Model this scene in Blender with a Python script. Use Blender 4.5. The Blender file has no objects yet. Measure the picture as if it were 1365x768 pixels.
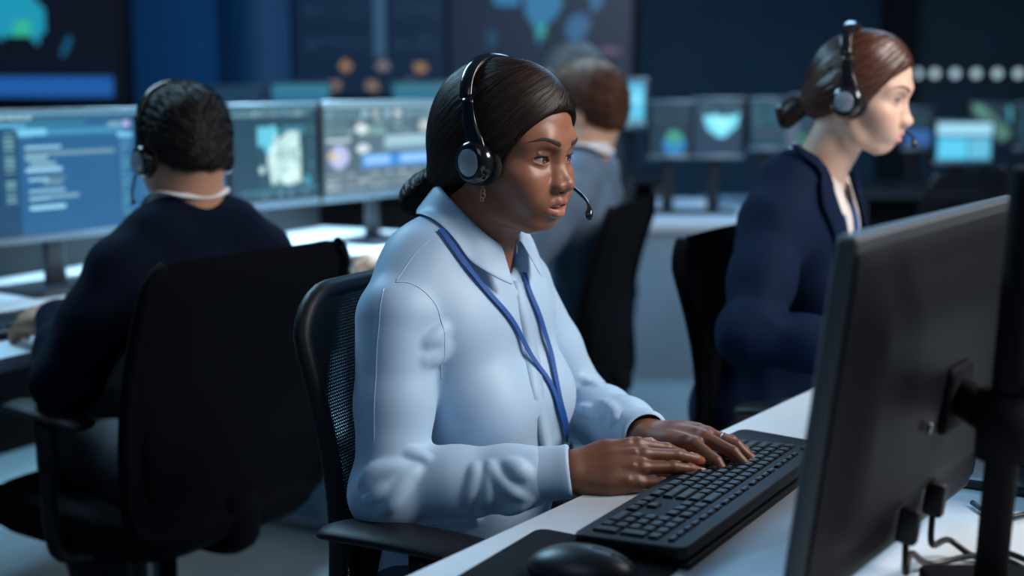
import bpy, bmesh, math, random
import numpy as np
from mathutils import Vector, Matrix

random.seed(7)
RNG = np.random.default_rng(7)
SC = bpy.context.scene
COL = SC.collection
PI = math.pi

# ------------------------------------------------------------------ camera
FPX = 1750.0                      # focal length in pixels of the 1365x768 frame
PITCH = math.atan(274.0 / FPX)
CAM = np.array([0.0, 0.0, 1.24])
cd = bpy.data.cameras.new('camera')
cam = bpy.data.objects.new('camera', cd)
COL.objects.link(cam)
cam.location = CAM
cam.rotation_euler = (PI / 2 - PITCH, 0, 0)
cd.sensor_width = 36.0
cd.lens = FPX * 36.0 / 1365.0
cd.clip_start = 0.05
cd.dof.use_dof = True
cd.dof.focus_distance = 1.66
cd.dof.aperture_fstop = 2.3
SC.camera = cam

# ------------------------------------------------------------------ world, lights, exposure
SC.view_settings.view_transform = 'Standard'
SC.view_settings.look = 'None'
SC.view_settings.gamma = 1.0
SC.view_settings.exposure = 0.16
SC.view_settings.use_curve_mapping = False
wd = bpy.data.worlds.new('world')
SC.world = wd
wd.use_nodes = True
wd.node_tree.nodes['Background'].inputs[0].default_value = (0.024, 0.095, 0.23, 1)
wd.node_tree.nodes['Background'].inputs[1].default_value = 0.19


def area_light(name, loc, target, sx, sy, power, color, spread=PI):
    l = bpy.data.lights.new(name, 'AREA')
    l.shape = 'RECTANGLE'
    l.size = sx
    l.size_y = sy
    l.energy = power
    l.color = color
    l.spread = spread
    o = bpy.data.objects.new(name, l)
    COL.objects.link(o)
    o.location = loc
    d = Vector(target) - Vector(loc)
    o.rotation_euler = d.to_track_quat('-Z', 'Y').to_euler()
    return o


# unseen area lights set overhead: key, rim and added fills
area_light('ceiling_lamp_key', (1.85, 1.05, 2.30), (0.0, 1.75, 1.0), 0.8, 0.6, 40, (0.97, 0.95, 0.94))
area_light('ceiling_lamp_rear', (-1.5, 3.3, 2.7), (-0.1, 1.8, 0.95), 1.1, 0.8, 26, (0.42, 0.75, 1.0))
area_light('ceiling_lamp_near', (-0.9, 0.1, 2.5), (-0.2, 1.7, 0.9), 1.0, 1.0, 4, (0.60, 0.80, 1.0))
area_light('ceiling_lamp_middle', (2.3, 2.0, 2.7), (0.7, 2.4, 1.1), 0.8, 0.8, 36, (1.0, 0.93, 0.86))  # fill added to brighten the woman in the blazer
area_light('ceiling_lamp_far', (1.2, 5.4, 3.0), (0.8, 5.2, 0.3), 2.2, 1.4, 60, (0.36, 0.66, 1.0))
area_light('ceiling_lamp_left', (-1.6, 3.6, 2.9), (-1.2, 2.9, 0.3), 1.4, 1.0, 40, (0.40, 0.75, 1.0))  # fill added to brighten the floor at left
area_light('ceiling_lamp_row', (-0.2, 4.3, 2.5), (-0.36, 3.75, 0.74), 0.7, 0.5, 34, (0.55, 0.85, 1.0), 1.1)  # narrow fill added to brighten the second-row desk below its monitors


# ------------------------------------------------------------------ image to world
_c, _s = math.cos(PITCH), math.sin(PITCH)


def ray(u, v):
    a = (u - 682.5) / FPX
    b = (384.0 - v) / FPX
    return np.array([a, _c + b * _s, -_s + b * _c])


def P(u, v, d):
    "world point seen at pixel (u, v) whose distance along y is d"
    r = ray(u, v)
    return CAM + r * (d / r[1])


def PZ(u, v, z):
    "world point seen at pixel (u, v) at height z"
    r = ray(u, v)
    return CAM + r * ((z - CAM[2]) / r[2])


def PIX(p):
    q = np.asarray(p, float) - CAM
    dep = q[1] * _c - q[2] * _s
    up = q[1] * _s + q[2] * _c
    return (682.5 + FPX * q[0] / dep, 384.0 - FPX * up / dep)


# ------------------------------------------------------------------ materials
def mat(name, color=(0.5, 0.5, 0.5), rough=0.5, metal=0.0, spec=0.5, bump=None, var=0.0, var_scale=30.0,
        sss=0.0, sss_color=None, sheen=0.0, coat=0.0, attr=None, emit=0.0, stretch=None, aniso=0.0):
    m = bpy.data.materials.new(name)
    m.use_nodes = True
    nt = m.node_tree
    b = nt.nodes['Principled BSDF']
    b.inputs['Base Color'].default_value = (*color, 1)
    b.inputs['Roughness'].default_value = rough
    b.inputs['Metallic'].default_value = metal
    b.inputs['Specular IOR Level'].default_value = spec
    b.inputs['Coat Weight'].default_value = coat
    b.inputs['Sheen Weight'].default_value = sheen
    b.inputs['Anisotropic'].default_value = aniso
    if sss:
        b.inputs['Subsurface Weight'].default_value = sss
        b.inputs['Subsurface Radius'].default_value = sss_color or (0.012, 0.004, 0.002)
        b.inputs['Subsurface Scale'].default_value = 1.0
    tc = nt.nodes.new('ShaderNodeTexCoord')
    src = tc.outputs['Object']
    if stretch:
        mp = nt.nodes.new('ShaderNodeMapping')
        mp.inputs['Scale'].default_value = stretch
        nt.links.new(src, mp.inputs[0])
        src = mp.outputs[0]
    if attr:
        at = nt.nodes.new('ShaderNodeAttribute')
        at.attribute_name = attr
        csrc = at.outputs['Color']
    else:
        csrc = None
    if var:
        n = nt.nodes.new('ShaderNodeTexNoise')
        n.inputs['Scale'].default_value = var_scale
        n.inputs['Detail'].default_value = 5
        nt.links.new(src, n.inputs['Vector'])
        mr = nt.nodes.new('ShaderNodeMapRange')
        mr.inputs['From Min'].default_value = 0.3
        mr.inputs['From Max'].default_value = 0.7
        mr.inputs['To Min'].default_value = 1 - var
        mr.inputs['To Max'].default_value = 1 + var
        nt.links.new(n.outputs['Fac'], mr.inputs['Value'])
        vm = nt.nodes.new('ShaderNodeVectorMath')
        vm.operation = 'SCALE'
        if csrc is not None:
            nt.links.new(csrc, vm.inputs[0])
        else:
            vm.inputs[0].default_value = color
        nt.links.new(mr.outputs[0], vm.inputs['Scale'])
        csrc = vm.outputs[0]
    if csrc is not None:
        nt.links.new(csrc, b.inputs['Base Color'])
    if emit:
        nt.links.new(csrc, b.inputs['Emission Color']) if csrc is not None else None
        if csrc is None:
            b.inputs['Emission Color'].default_value = (*color, 1)
        b.inputs['Emission Strength'].default_value = emit
    if bump:
        sc, st = bump
        n2 = nt.nodes.new('ShaderNodeTexNoise')
        n2.inputs['Scale'].default_value = sc
        n2.inputs['Detail'].default_value = 4
        nt.links.new(src, n2.inputs['Vector'])
        bp = nt.nodes.new('ShaderNodeBump')
        bp.inputs['Strength'].default_value = st
        bp.inputs['Distance'].default_value = 0.002
        nt.links.new(n2.outputs['Fac'], bp.inputs['Height'])
        nt.links.new(bp.outputs[0], b.inputs['Normal'])
    return m


def screen_mat(name, strength):
    m = bpy.data.materials.new(name)
    m.use_nodes = True
    nt = m.node_tree
    b = nt.nodes['Principled BSDF']
    b.inputs['Base Color'].default_value = (0.01, 0.01, 0.012, 1)
    b.inputs['Roughness'].default_value = 0.35
    at = nt.nodes.new('ShaderNodeAttribute')
    at.attribute_name = 'Col'
    nt.links.new(at.outputs['Color'], b.inputs['Emission Color'])
    b.inputs['Emission Strength'].default_value = strength
    return m


# ------------------------------------------------------------------ object helpers
def origin(o):
    v = np.zeros(3)
    while o is not None:
        v += np.array(o.location)
        o = o.parent
    return v


def tag(o, label=None, cat=None, group=None, kind=None):
    if label: o['label'] = label
    if cat: o['category'] = cat
    if group: o['group'] = group
    if kind: o['kind'] = kind
    return o


def thing(name, loc, label, cat, rz=0.0, group=None):
    o = bpy.data.objects.new(name, None)
    o.empty_display_size = 0.05
    COL.objects.link(o)
    o.location = tuple(float(x) for x in loc)
    o.rotation_euler = (0, 0, rz)
    return tag(o, label, cat, group)


def mk(name, V, F, m, parent=None, world=False, col=None, smooth=True, label=None, kind=None, sub=0):
    V = np.asarray(V, float).reshape(-1, 3)
    if world and parent is not None:
        V = V - origin(parent)
    me = bpy.data.meshes.new(name)
    me.from_pydata(V.tolist(), [], F.tolist() if isinstance(F, np.ndarray) else F)
    me.update()
    if smooth:
        me.polygons.foreach_set('use_smooth', np.ones(len(me.polygons), bool))
    if col is not None:
        a = me.color_attributes.new('Col', 'FLOAT_COLOR', 'POINT')
        c4 = np.ones((len(V), 4), np.float32)
        c4[:, :3] = col
        a.data.foreach_set('color', c4.ravel())
    me.materials.append(m)
    o = bpy.data.objects.new(name, me)
    COL.objects.link(o)
    o.parent = parent
    if label: o['label'] = label
    if kind: o['kind'] = kind
    if sub:
        md = o.modifiers.new('sub', 'SUBSURF'); md.levels = sub; md.render_levels = sub
    return o


def merge(parts):
    Vs, Fs, n = [], [], 0
    for V, F in parts:
        V = np.asarray(V, float)
        Vs.append(V)
        for f in (F.tolist() if isinstance(F, np.ndarray) else F):
            Fs.append([i + n for i in f])
        n += len(V)
    return np.concatenate(Vs), Fs


def bm_arrays(bm):
    bm.verts.index_update()
    V = np.array([v.co[:] for v in bm.verts])
    F = [[v.index for v in f.verts] for f in bm.faces]
    bm.free()
    return V, F


def box(cx, cy, cz, sx, sy, sz, bev=0.0, seg=2):
    "rounded box, centre and full sizes"
    bm = bmesh.new()
    bmesh.ops.create_cube(bm, size=1.0)
    bmesh.ops.scale(bm, vec=(sx, sy, sz), verts=bm.verts)
    if bev:
        bmesh.ops.bevel(bm, geom=bm.edges[:], offset=min(bev, 0.49 * min(sx, sy, sz)), segments=seg, affect='EDGES', profile=0.5)
    V, F = bm_arrays(bm)
    return V + np.array([cx, cy, cz]), F


def rslab(sx, sy, sz, r, bev=0.002, seg=6, c=(0, 0, 0)):
    "slab with rounded plan corners (radius r), centred at c"
    pts = []
    for qx, qy, a0 in ((1, 1, 0), (-1, 1, PI / 2), (-1, -1, PI), (1, -1, 1.5 * PI)):
        for k in range(seg + 1):
            a = a0 + PI / 2 * k / seg
            pts.append((qx * (sx / 2 - r) + r * math.cos(a), qy * (sy / 2 - r) + r * math.sin(a)))
    pts = np.array(pts)
    n = len(pts)
    rings = []
    for z, ins in ((-sz / 2, bev), (-sz / 2 + bev, 0), (sz / 2 - bev, 0), (sz / 2 - bev * 0.3, bev * 0.3), (sz / 2, bev)):
        k = np.array([1 - ins / (sx / 2), 1 - ins / (sy / 2)])
        rings.append(np.column_stack([pts * k, np.full(n, z)]))
    V = np.concatenate(rings)
    F = []
    for i in range(4):
        for j in range(n):
            F.append([i * n + j, i * n + (j + 1) % n, (i + 1) * n + (j + 1) % n, (i + 1) * n + j])
    F.append(list(range(n))[::-1])
    F.append(list(range(4 * n, 5 * n)))
    return V + np.array(c), F


def xf(V, M=None, t=(0, 0, 0)):
    "rows of M are the images of the axes"
    V = np.asarray(V, float)
    if M is not None:
        V = V @ np.asarray(M, float)
    return V + np.array(t, float)


def rotm(ax, deg):
    a = math.radians(deg)
    c, s = math.cos(a), math.sin(a)
    if ax == 'x': R = [[1, 0, 0], [0, c, s], [0, -s, c]]
    elif ax == 'y': R = [[c, 0, -s], [0, 1, 0], [s, 0, c]]
    else: R = [[c, s, 0], [-s, c, 0], [0, 0, 1]]
    return np.array(R)      # row vector convention: v @ R rotates v by +deg


def nrm(v):
    v = np.asarray(v, float)
    return v / (np.linalg.norm(v, axis=-1, keepdims=True) + 1e-12)


def spline(pts, n):
    "Catmull-Rom through pts -> n samples"
    p = np.asarray(pts, float)
    if len(p) < 3:
        t = np.linspace(0, 1, n)[:, None]
        return p[0] * (1 - t) + p[-1] * t
    q = np.vstack([2 * p[0] - p[1], p, 2 * p[-1] - p[-2]])
    m = len(p) - 1
    out = []
    for t in np.linspace(0, m - 1e-6, n):
        i = int(t); f = t - i
        a, b, c, d = q[i], q[i + 1], q[i + 2], q[i + 3]
        out.append(0.5 * ((2 * b) + (c - a) * f + (2 * a - 5 * b + 4 * c - d) * f * f + (-a + 3 * b - 3 * c + d) * f ** 3))
    return np.array(out)


def tube(pts, r, seg=10, closed=False, cap=True, flat=1.0, up=None):
    "tube along pts; r scalar or per point; flat scales the section along the binormal; up fixes the frame"
    p = np.asarray(pts, float)
    n = len(p)
    r = np.broadcast_to(np.asarray(r, float), (n,))
    t = nrm(np.roll(p, -1, 0) - np.roll(p, 1, 0)) if closed else nrm(np.gradient(p, axis=0))
    if up is not None:
        N = np.broadcast_to(np.asarray(up, float), (n, 3)).copy()
        N = nrm(N - (N * t).sum(1)[:, None] * t)
    else:
        N = np.zeros((n, 3))
        u = np.array([0, 0, 1.0]) if abs(t[0][2]) < 0.9 else np.array([1.0, 0, 0])
        N[0] = nrm(u - t[0] * (u @ t[0]))
        for i in range(1, n):
            N[i] = nrm(N[i - 1] - t[i] * (N[i - 1] @ t[i]))
    B = np.cross(t, N)
    a = np.linspace(0, 2 * PI, seg, endpoint=False)
    V = p[:, None, :] + r[:, None, None] * (np.cos(a)[None, :, None] * N[:, None, :] + flat * np.sin(a)[None, :, None] * B[:, None, :])
    V = V.reshape(-1, 3)
    F = []
    for i in range(n if closed else n - 1):
        i2 = (i + 1) % n
        for j in range(seg):
            j2 = (j + 1) % seg
            F.append([i * seg + j, i * seg + j2, i2 * seg + j2, i2 * seg + j])
    if cap and not closed:
        F.append(list(range(seg))[::-1])
        F.append(list(range((n - 1) * seg, n * seg)))
    return V, F


def ribbon(pts, nor, w, th=0.0012):
    "flat strip along pts facing nor, rectangular section"
    p = np.asarray(pts, float)
    n = len(p)
    t = nrm(np.gradient(p, axis=0))
    N = nrm(np.asarray(nor, float))
    S = nrm(np.cross(t, N))
    w = np.broadcast_to(np.asarray(w, float), (n,))[:, None]
    V = np.stack([p - S * w / 2, p + S * w / 2, p + S * w / 2 + N * th, p - S * w / 2 + N * th], 1).reshape(-1, 3)
    F = []
    for i in range(n - 1):
        for j in range(4):
            j2 = (j + 1) % 4
            F.append([i * 4 + j, i * 4 + j2, i * 4 + 4 + j2, i * 4 + 4 + j])
    F.append([3, 2, 1, 0])
    F.append([n * 4 - 4, n * 4 - 3, n * 4 - 2, n * 4 - 1])
    return V, F


def lathe(prof, axis_o, axis_d, seg=32, up=(0, 0, 1)):
    "prof: list of (radius, along)"
    d = nrm(axis_d)
    u = np.array(up, float)
    if abs(u @ d) > 0.95: u = np.array([1.0, 0, 0])
    a1 = nrm(u - d * (u @ d))
    a2 = np.cross(d, a1)
    V = []
    for r, h in prof:
        for k in range(seg):
            a = 2 * PI * k / seg
            V.append(np.array(axis_o) + d * h + (a1 * math.cos(a) + a2 * math.sin(a)) * r)
    F = []
    for i in range(len(prof) - 1):
        for k in range(seg):
            k2 = (k + 1) % seg
            F.append([i * seg + k, i * seg + k2, (i + 1) * seg + k2, (i + 1) * seg + k])
    F.append(list(range(seg))[::-1])
    F.append([(len(prof) - 1) * seg + k for k in range(seg)])
    return np.array(V), F


def grid_faces(nu, nv, cu=False):
    F = []
    for i in range(nu if cu else nu - 1):
        for j in range(nv - 1):
            i2 = (i + 1) % nu
            F.append([i * nv + j, i2 * nv + j, i2 * nv + j + 1, i * nv + j + 1])
    return F


# ------------------------------------------------------------------ signed-distance sculpting
class Field:
    def __init__(self):
        self.ops = []

    def add(self, fn, lo, hi, k=0.01, mode='u'):
        self.ops.append((fn, np.array(lo, float), np.array(hi, float), k, mode))
        return self

    def ell(self, c, r, k=0.01, mode='u', R=None):
        c = np.array(c, float); r = np.array(r, float)
        m = np.full(3, r.max()) if R is not None else r

        def fn(p):
            q = p - c
            if R is not None: q = q @ R.T
            k0 = np.sqrt(((q / r) ** 2).sum(-1))
            k1 = np.sqrt(((q / (r * r)) ** 2).sum(-1)) + 1e-9
            return k0 * (k0 - 1) / k1
        return self.add(fn, c - m, c + m, k, mode)

    def cone(self, a, b, ra, rb, k=0.01, mode='u'):
        a = np.array(a, float); b = np.array(b, float)
        ba = b - a
        l2 = ba @ ba + 1e-12

        def fn(p):
            q = p - a
            h = np.clip((q @ ba) / l2, 0, 1)
            e = q - h[..., None] * ba
            return np.sqrt((e * e).sum(-1)) - (ra + (rb - ra) * h)
        m = max(ra, rb)
        return self.add(fn, np.minimum(a, b) - m, np.maximum(a, b) + m, k, mode)

    def chain(self, pts, rs, k=0.01, mode='u'):
        for i in range(len(pts) - 1):
            self.cone(pts[i], pts[i + 1], rs[i], rs[i + 1], k, mode)
        return self

    def plane(self, p0, n, k=0.01, mode='s'):
        "subtract the half space on the side the normal points to"
        p0 = np.array(p0, float); n = nrm(n)
        return self.add(lambda p: -((p - p0) @ n), np.full(3, -9.), np.full(3, 9.), k, mode)

    def raw(self, fn, k=0.01, mode='u', lo=(-9, -9, -9), hi=(9, 9, 9)):
        return self.add(fn, lo, hi, k, mode)

    @staticmethod
    def comb(d, b, k, mode):
        if mode == 'u':
            h = np.maximum(k - np.abs(d - b), 0) / k
            return np.minimum(d, b) - h * h * k * 0.25
        if mode == 's': b = -b
        if mode == 'd': return d + b
        h = np.maximum(k - np.abs(d - b), 0) / k
        return np.maximum(d, b) + h * h * k * 0.25

    def __call__(self, p):
        p = np.asarray(p, float)
        d = np.full(p.shape[:-1], 0.5)
        for fn, lo, hi, k, mode in self.ops:
            d = self.comb(d, fn(p), k, mode)
        return d

    def grid(self, lo, hi, h):
        lo = np.array(lo, float); hi = np.array(hi, float)
        n = np.ceil((hi - lo) / h).astype(int) + 1
        ax = [lo[i] + h * np.arange(n[i]) for i in range(3)]
        D = np.full(tuple(n), 0.5, np.float32)
        for fn, l, u, k, mode in self.ops:
            m = k + 3 * h
            s = []
            for i in range(3):
                a = int(np.clip(np.floor((l[i] - m - lo[i]) / h), 0, n[i]))
                b = int(np.clip(np.ceil((u[i] + m - lo[i]) / h) + 1, 0, n[i]))
                s.append((a, b))
            if any(b <= a for a, b in s): continue
            # slabs keep the temporary arrays small
            per = max(1, int(4e5 / max(1, (s[1][1] - s[1][0]) * (s[2][1] - s[2][0]))))
            for a0 in range(s[0][0], s[0][1], per):
                a1 = min(a0 + per, s[0][1])
                X, Y, Z = np.meshgrid(ax[0][a0:a1], ax[1][s[1][0]:s[1][1]], ax[2][s[2][0]:s[2][1]], indexing='ij')
                p = np.stack([X, Y, Z], -1)
                sl = (slice(a0, a1), slice(*s[1]), slice(*s[2]))
                D[sl] = self.comb(D[sl], fn(p).astype(np.float32), k, mode)
        return D, lo

    def grad(self, p, e=0.0006):
        g = np.empty(p.shape)
        for i in range(3):
            dv = np.zeros(3); dv[i] = e
            g[..., i] = (self(p + dv) - self(p - dv)) / (2 * e)
        return g

    def project(self, p, off=0.0, it=3):
        p = np.array(p, float)
        for _ in range(it):
            g = self.grad(p)
            g2 = (g * g).sum(-1) + 1e-6
            st = (self(p) - off) / g2
            st = np.clip(st, -0.02, 0.02)
            p = p - g * st[..., None]
        return p

    def mesh(self, lo, hi, h, refine=1):
        D, lo = self.grid(lo, hi, h)
        V, F = surface_nets(D, lo, h)
        for _ in range(refine):
            g = self.grad(V)
            g2 = (g * g).sum(-1) + 1e-3
            st = np.clip(self(V) / g2, -0.6 * h, 0.6 * h)
            V = V - g * st[:, None]
        return V, F

    def bounds(self, pad=0.01):
        lo = np.min([o[1] for o in self.ops if o[4] == 'u'], 0) - pad
        hi = np.max([o[2] for o in self.ops if o[4] == 'u'], 0) + pad
        return lo, hi


def surface_nets(D, lo, h):
    S = D < 0
    nx, ny, nz = D.shape
    acc = np.zeros((nx - 1, ny - 1, nz - 1, 3), np.float32)
    cnt = np.zeros((nx - 1, ny - 1, nz - 1), np.float32)
    c = [slice(0, -1), slice(1, None)]
    for axis in range(3):
        o = [i for i in range(3) if i != axis]
        for a in (0, 1):
            for b in (0, 1):
                s0 = [None] * 3; s1 = [None] * 3
                s0[axis] = c[0]; s1[axis] = c[1]
                s0[o[0]] = s1[o[0]] = c[a]
                s0[o[1]] = s1[o[1]] = c[b]
                d0 = D[tuple(s0)]; d1 = D[tuple(s1)]
                x = S[tuple(s0)] != S[tuple(s1)]
                t = np.where(x, d0 / np.where(x, d0 - d1, 1), 0)
                acc[..., axis] += np.where(x, t, 0)
                acc[..., o[0]] += x * a
                acc[..., o[1]] += x * b
                cnt += x
    act = cnt > 0
    idx = -np.ones(act.shape, np.int64)
    idx[act] = np.arange(act.sum())
    ijk = np.argwhere(act)
    V = (ijk + acc[act] / cnt[act][:, None]) * h + lo
    F = []
    for axis in range(3):
        o1, o2 = (axis + 1) % 3, (axis + 2) % 3
        s0 = [slice(1, -1)] * 3; s1 = [slice(1, -1)] * 3
        s0[axis] = slice(0, -1); s1[axis] = slice(1, None)
        a, b = S[tuple(s0)], S[tuple(s1)]
        for inside, flip in ((a & ~b, False), (~a & b, True)):
            e = np.argwhere(inside)
            if not len(e): continue
            off = np.ones(3, int); off[axis] = 0
            e = e + off
            q = []
            for d1, d2 in ((0, 0), (-1, 0), (-1, -1), (0, -1)):
                f = e.copy(); f[:, o1] += d1; f[:, o2] += d2
                q.append(idx[f[:, 0], f[:, 1], f[:, 2]])
            q = np.stack(q, 1)
            if flip: q = q[:, ::-1]
            F.append(q)
    F = np.concatenate(F)
    F = F[(F >= 0).all(1)]
    return V, F


def march(field_world, u, v, t0=0.9, t1=4.5, off=0.0):
    "first hit of the ray through pixel (u, v) with the field"
    r = nrm(ray(u, v))
    ts = np.linspace(t0, t1, 1400)
    d = field_world(CAM + r * ts[:, None]) - off
    i = np.argmax(d < 0)
    if d[i] >= 0:
        i = int(np.argmin(np.abs(d)))
        return CAM + r * ts[i]
    a, b = ts[i - 1], ts[i]
    for _ in range(18):
        m = 0.5 * (a + b)
        if field_world((CAM + r * m)[None])[0] - off < 0: b = m
        else: a = m
    return CAM + r * b
# ------------------------------------------------------------------ frames
class Frame:
    def __init__(self, O, X, Z=None, Y=None, s=1.0):
        X = nrm(X)
        if Z is not None:
            Y = nrm(np.cross(Z, X)); Z = np.cross(X, Y)
        else:
            Y = nrm(np.array(Y, float) - X * (np.array(Y, float) @ X)); Z = np.cross(X, Y)
        self.O = np.array(O, float); self.M = np.array([X, Y, Z]); self.s = s
        self.q = 1.0                     # shortens everything below the eye line of a head

    def w(self, p):
        p = np.array(p, float)
        if self.q != 1.0:
            z = p[..., 2]
            p[..., 2] = np.where(z < 0, np.minimum(z * self.q, z + .12 * (1 - self.q)), z)
        return (p * self.s) @ self.M + self.O

    def l(self, p):
        p = ((np.asarray(p, float) - self.O) @ self.M.T) / self.s
        if self.q != 1.0:
            z = p[..., 2]
            p[..., 2] = np.where(z < 0, np.where(z < -.12 * self.q, z - .12 * (1 - self.q), z / self.q), z)
        return p
    def d(self, v): return np.asarray(v, float) @ self.M
    def ld(self, v): return np.asarray(v, float) @ self.M.T


def head_frame(O, yaw, pitch, roll=0.0, s=1.0):
    a, p = math.radians(yaw), math.radians(pitch)
    X = np.array([math.cos(a) * math.cos(p), math.sin(a) * math.cos(p), -math.sin(p)])
    Y = np.array([-math.sin(a), math.cos(a), 0.0])
    Z = np.cross(X, Y)
    r = math.radians(roll)
    Z2 = Z * math.cos(r) + Y * math.sin(r)
    return Frame(O, X, Z=Z2, s=s)


def body_frame(O, yaw, lean, side=0.0):
    a, p = math.radians(yaw), math.radians(lean)
    F = np.array([math.cos(a), math.sin(a), 0.0])
    L = np.array([-math.sin(a), math.cos(a), 0.0])
    Z = np.array([0, 0, 1.0]) * math.cos(p) + F * math.sin(p) + L * math.tan(math.radians(side))
    return Frame(O, F * math.cos(p) - np.array([0, 0, 1.0]) * math.sin(p), Z=Z)


def sstep(a, b, x):
    t = np.clip((x - a) / (b - a), 0, 1)
    return t * t * (3 - 2 * t)


def mirror(f, pts, rs, k=0.01, mode='u'):
    for s in (1, -1):
        f.chain([(p[0], p[1] * s, p[2]) for p in pts], rs, k, mode)


# ------------------------------------------------------------------ heads
EYE = np.array([0.0752, 0.0322, 0.0])


def head_field(neck_l, fem=True, o=None):
    o = o or {}
    f = Field()
    f.ell((-.006, 0, .032), (.094, .0745, .083), .01)
    f.ell((.030, 0, .030), (.060, .064, .070), .03)
    f.ell((.034, 0, -.030), (.057, .058, .056), .03)
    f.ell((.038, 0, -.070), (.050, .044, .036), .03)
    ch = o.get('chin', 0.0)
    f.ell((.072 + ch, 0, -.098), (.016, .020, .014), .024)
    jw = .050 if fem else .055
    mirror(f, [(.000, jw, -.052), (.028, jw * .80, -.088), (.062, .018, -.105)], [.013, .012, .011], .028)
    for s in (1, -1):
        f.ell((.058, .044 * s, -.030), (.024, .020, .018), .028)          # cheekbone
        f.ell((.067, .034 * s, -.052), (.023, .022, .028), .024)          # cheek front
    mirror(f, [(.088, .012, .020), (.084, .028, .024), (.070, .047, .019)], [.005, .005, .005], .024)   # brow ridge
    # eye sockets
    for s in (1, -1):
        f.ell((.0965, .0335 * s, .001), (.0125, .0175, .0115), .016, 's')
    # nose
    nw = o.get('nose', .0125)
    nl = o.get('nose_len', 1.0)
    f.cone((.0855, 0, .006), (.1075, 0, -.0375 * nl), .0052, .0075, .014)
    f.ell((.1085, 0, -.0420 * nl), (.0085, .0095, .0080), .008)
    for s in (1, -1):
        f.ell((.1005, nw * s, -.0465 * nl), (.0095, .0056, .0066), .0095)
    for s in (1, -1):
        f.cone((.092, .007 * s, -.022 * nl), (.101, (nw - .004) * s, -.044 * nl), .0060, .0062, .010)
    f.cone((.104, 0, -.049 * nl), (.094, 0, -.062), .004, .006, .012)
    for s in (1, -1):
        f.ell((.1030, .0066 * s, -.0555 * nl), (.0042, .0030, .0036), .003, 's')
    # eyelids as a shell over the eyeball, with an almond opening
    for s in (1, -1):
        E = EYE * (1, s, 1)
        f.ell(E, (.0147, .0155, .0143), .007)
        f.cone(E + (.0118, -.0100 * s, .0086), E + (.0098, .0105 * s, .0090), .0012, .0012, .003)
    eo = o.get('eye_open', .0052)
    for s in (1, -1):
        E = EYE * (1, s, 1)
        R = rotm('x', -7 * s)
        f.ell(E + (.0080, 0.0003 * s, -.0006), (.0125, .0146, eo), .0016, 's', R=R.T)
    # mouth
    mu = np.array([0, 0, o.get('mouth_up', 0.0)])
    lf = o.get('lips', 1.0)
    mo = o.get('mouth_open', 0.0)
    f.ell((.0835, 0, -.074 + mu[2]), (.0150, .0270, .0190), .018)
    up = [(.0800, .0285, -.0708), (.0930, .0180, -.0708), (.0995, .0060, -.0672), (.0992, 0, -.0678)]
    lo = [(.0800, .0280, -.0728 - mo * .2), (.0910, .0185, -.0802 - mo * .7), (.0968, .0070, -.0832 - mo), (.0974, 0, -.0836 - mo)]
    up = [tuple(np.array(q) + mu) for q in up]; lo = [tuple(np.array(q) + mu) for q in lo]
    ur = [.0022, .0036 * lf, .0050 * lf, .0046 * lf]
    lr = [.0020, .0044 * lf, .0060 * lf, .0062 * lf]
    mirror(f, up, ur, .0045)
    mirror(f, lo, lr, .0045)
    if mo > 0:
        f.ell((.0955, 0, -.0752 + mu[2] - mo * .45), (.0140, .0205, .0010 + mo * .8), .002, 's')
    else:
        mirror(f, [(.0840, .0265, -.0745), (.0975, .012, -.0750), (.1030, 0, -.0752)], [.0009, .0011, .0011], .0025, 's')
    # neck
    nr = o.get('neck', .050 if fem else .058)
    n0 = np.array([-.022, 0, -.045])
    n2 = np.array(neck_l, float)
    n1 = (n0 + n2) / 2 + np.array([.006, 0, 0])
    f.chain([n0, n1, n2], [nr * .98, nr * .98, nr * 1.08], .030)
    f.cone(n2, n2 + (n2 - n1) * .6, nr * 1.08, nr * 1.3, .03)
    # ears
    for s in (1, -1):
        R = rotm('z', 22 * s)
        f.ell((-.006, .0745 * s, -.010), (.0165, .0060, .0300), .004, 'u', R=R)
        f.ell((-.004, .0810 * s, -.006), (.0090, .0040, .0180), .004, 's', R=R)
    return f, (up, ur, lo, lr)


def head_color(p, base, lip, lips, o):
    base = np.array(base); lip = np.array(lip)
    C = np.tile(base, (len(p), 1))
    q = p * (1, 0, 1) + np.abs(p) * (0, 1, 0)
    L = Field()
    up, ur, lo, lr = lips
    L.chain(up, ur, .002); L.chain(lo, lr, .002)
    d = L(q)
    m = sstep(.0022, .0002, d) * (q[:, 0] > .076)
    C = C * (1 - m[:, None]) + lip * m[:, None]
    # lids, warm cheeks, darker hollows of the skin tone itself
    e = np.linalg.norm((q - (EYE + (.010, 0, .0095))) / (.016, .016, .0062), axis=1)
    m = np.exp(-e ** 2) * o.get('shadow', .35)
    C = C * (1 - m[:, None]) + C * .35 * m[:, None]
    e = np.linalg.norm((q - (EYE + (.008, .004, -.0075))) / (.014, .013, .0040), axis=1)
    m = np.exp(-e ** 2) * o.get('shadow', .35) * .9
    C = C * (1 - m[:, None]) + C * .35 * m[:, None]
    e = np.linalg.norm((q - (.066, .045, -.035)) / (.03, .02, .022), axis=1)
    m = np.exp(-e ** 2) * o.get('blush', .15)
    C = C * (1 - m[:, None]) + C * np.array([1.25, .82, .82]) * m[:, None]
    if o.get('mouth_open', 0) > 0:
        e = Field().ell((.088, 0, -.0752 + o.get('mouth_up', 0) - o['mouth_open'] * .45), (.0125, .0215, .0012 + o['mouth_open'] * .8), .002)(q)
        m = sstep(.0006, -.0006, e)
        C = C * (1 - m[:, None]) + np.array([.05, .012, .01]) * m[:, None]
    return C


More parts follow.
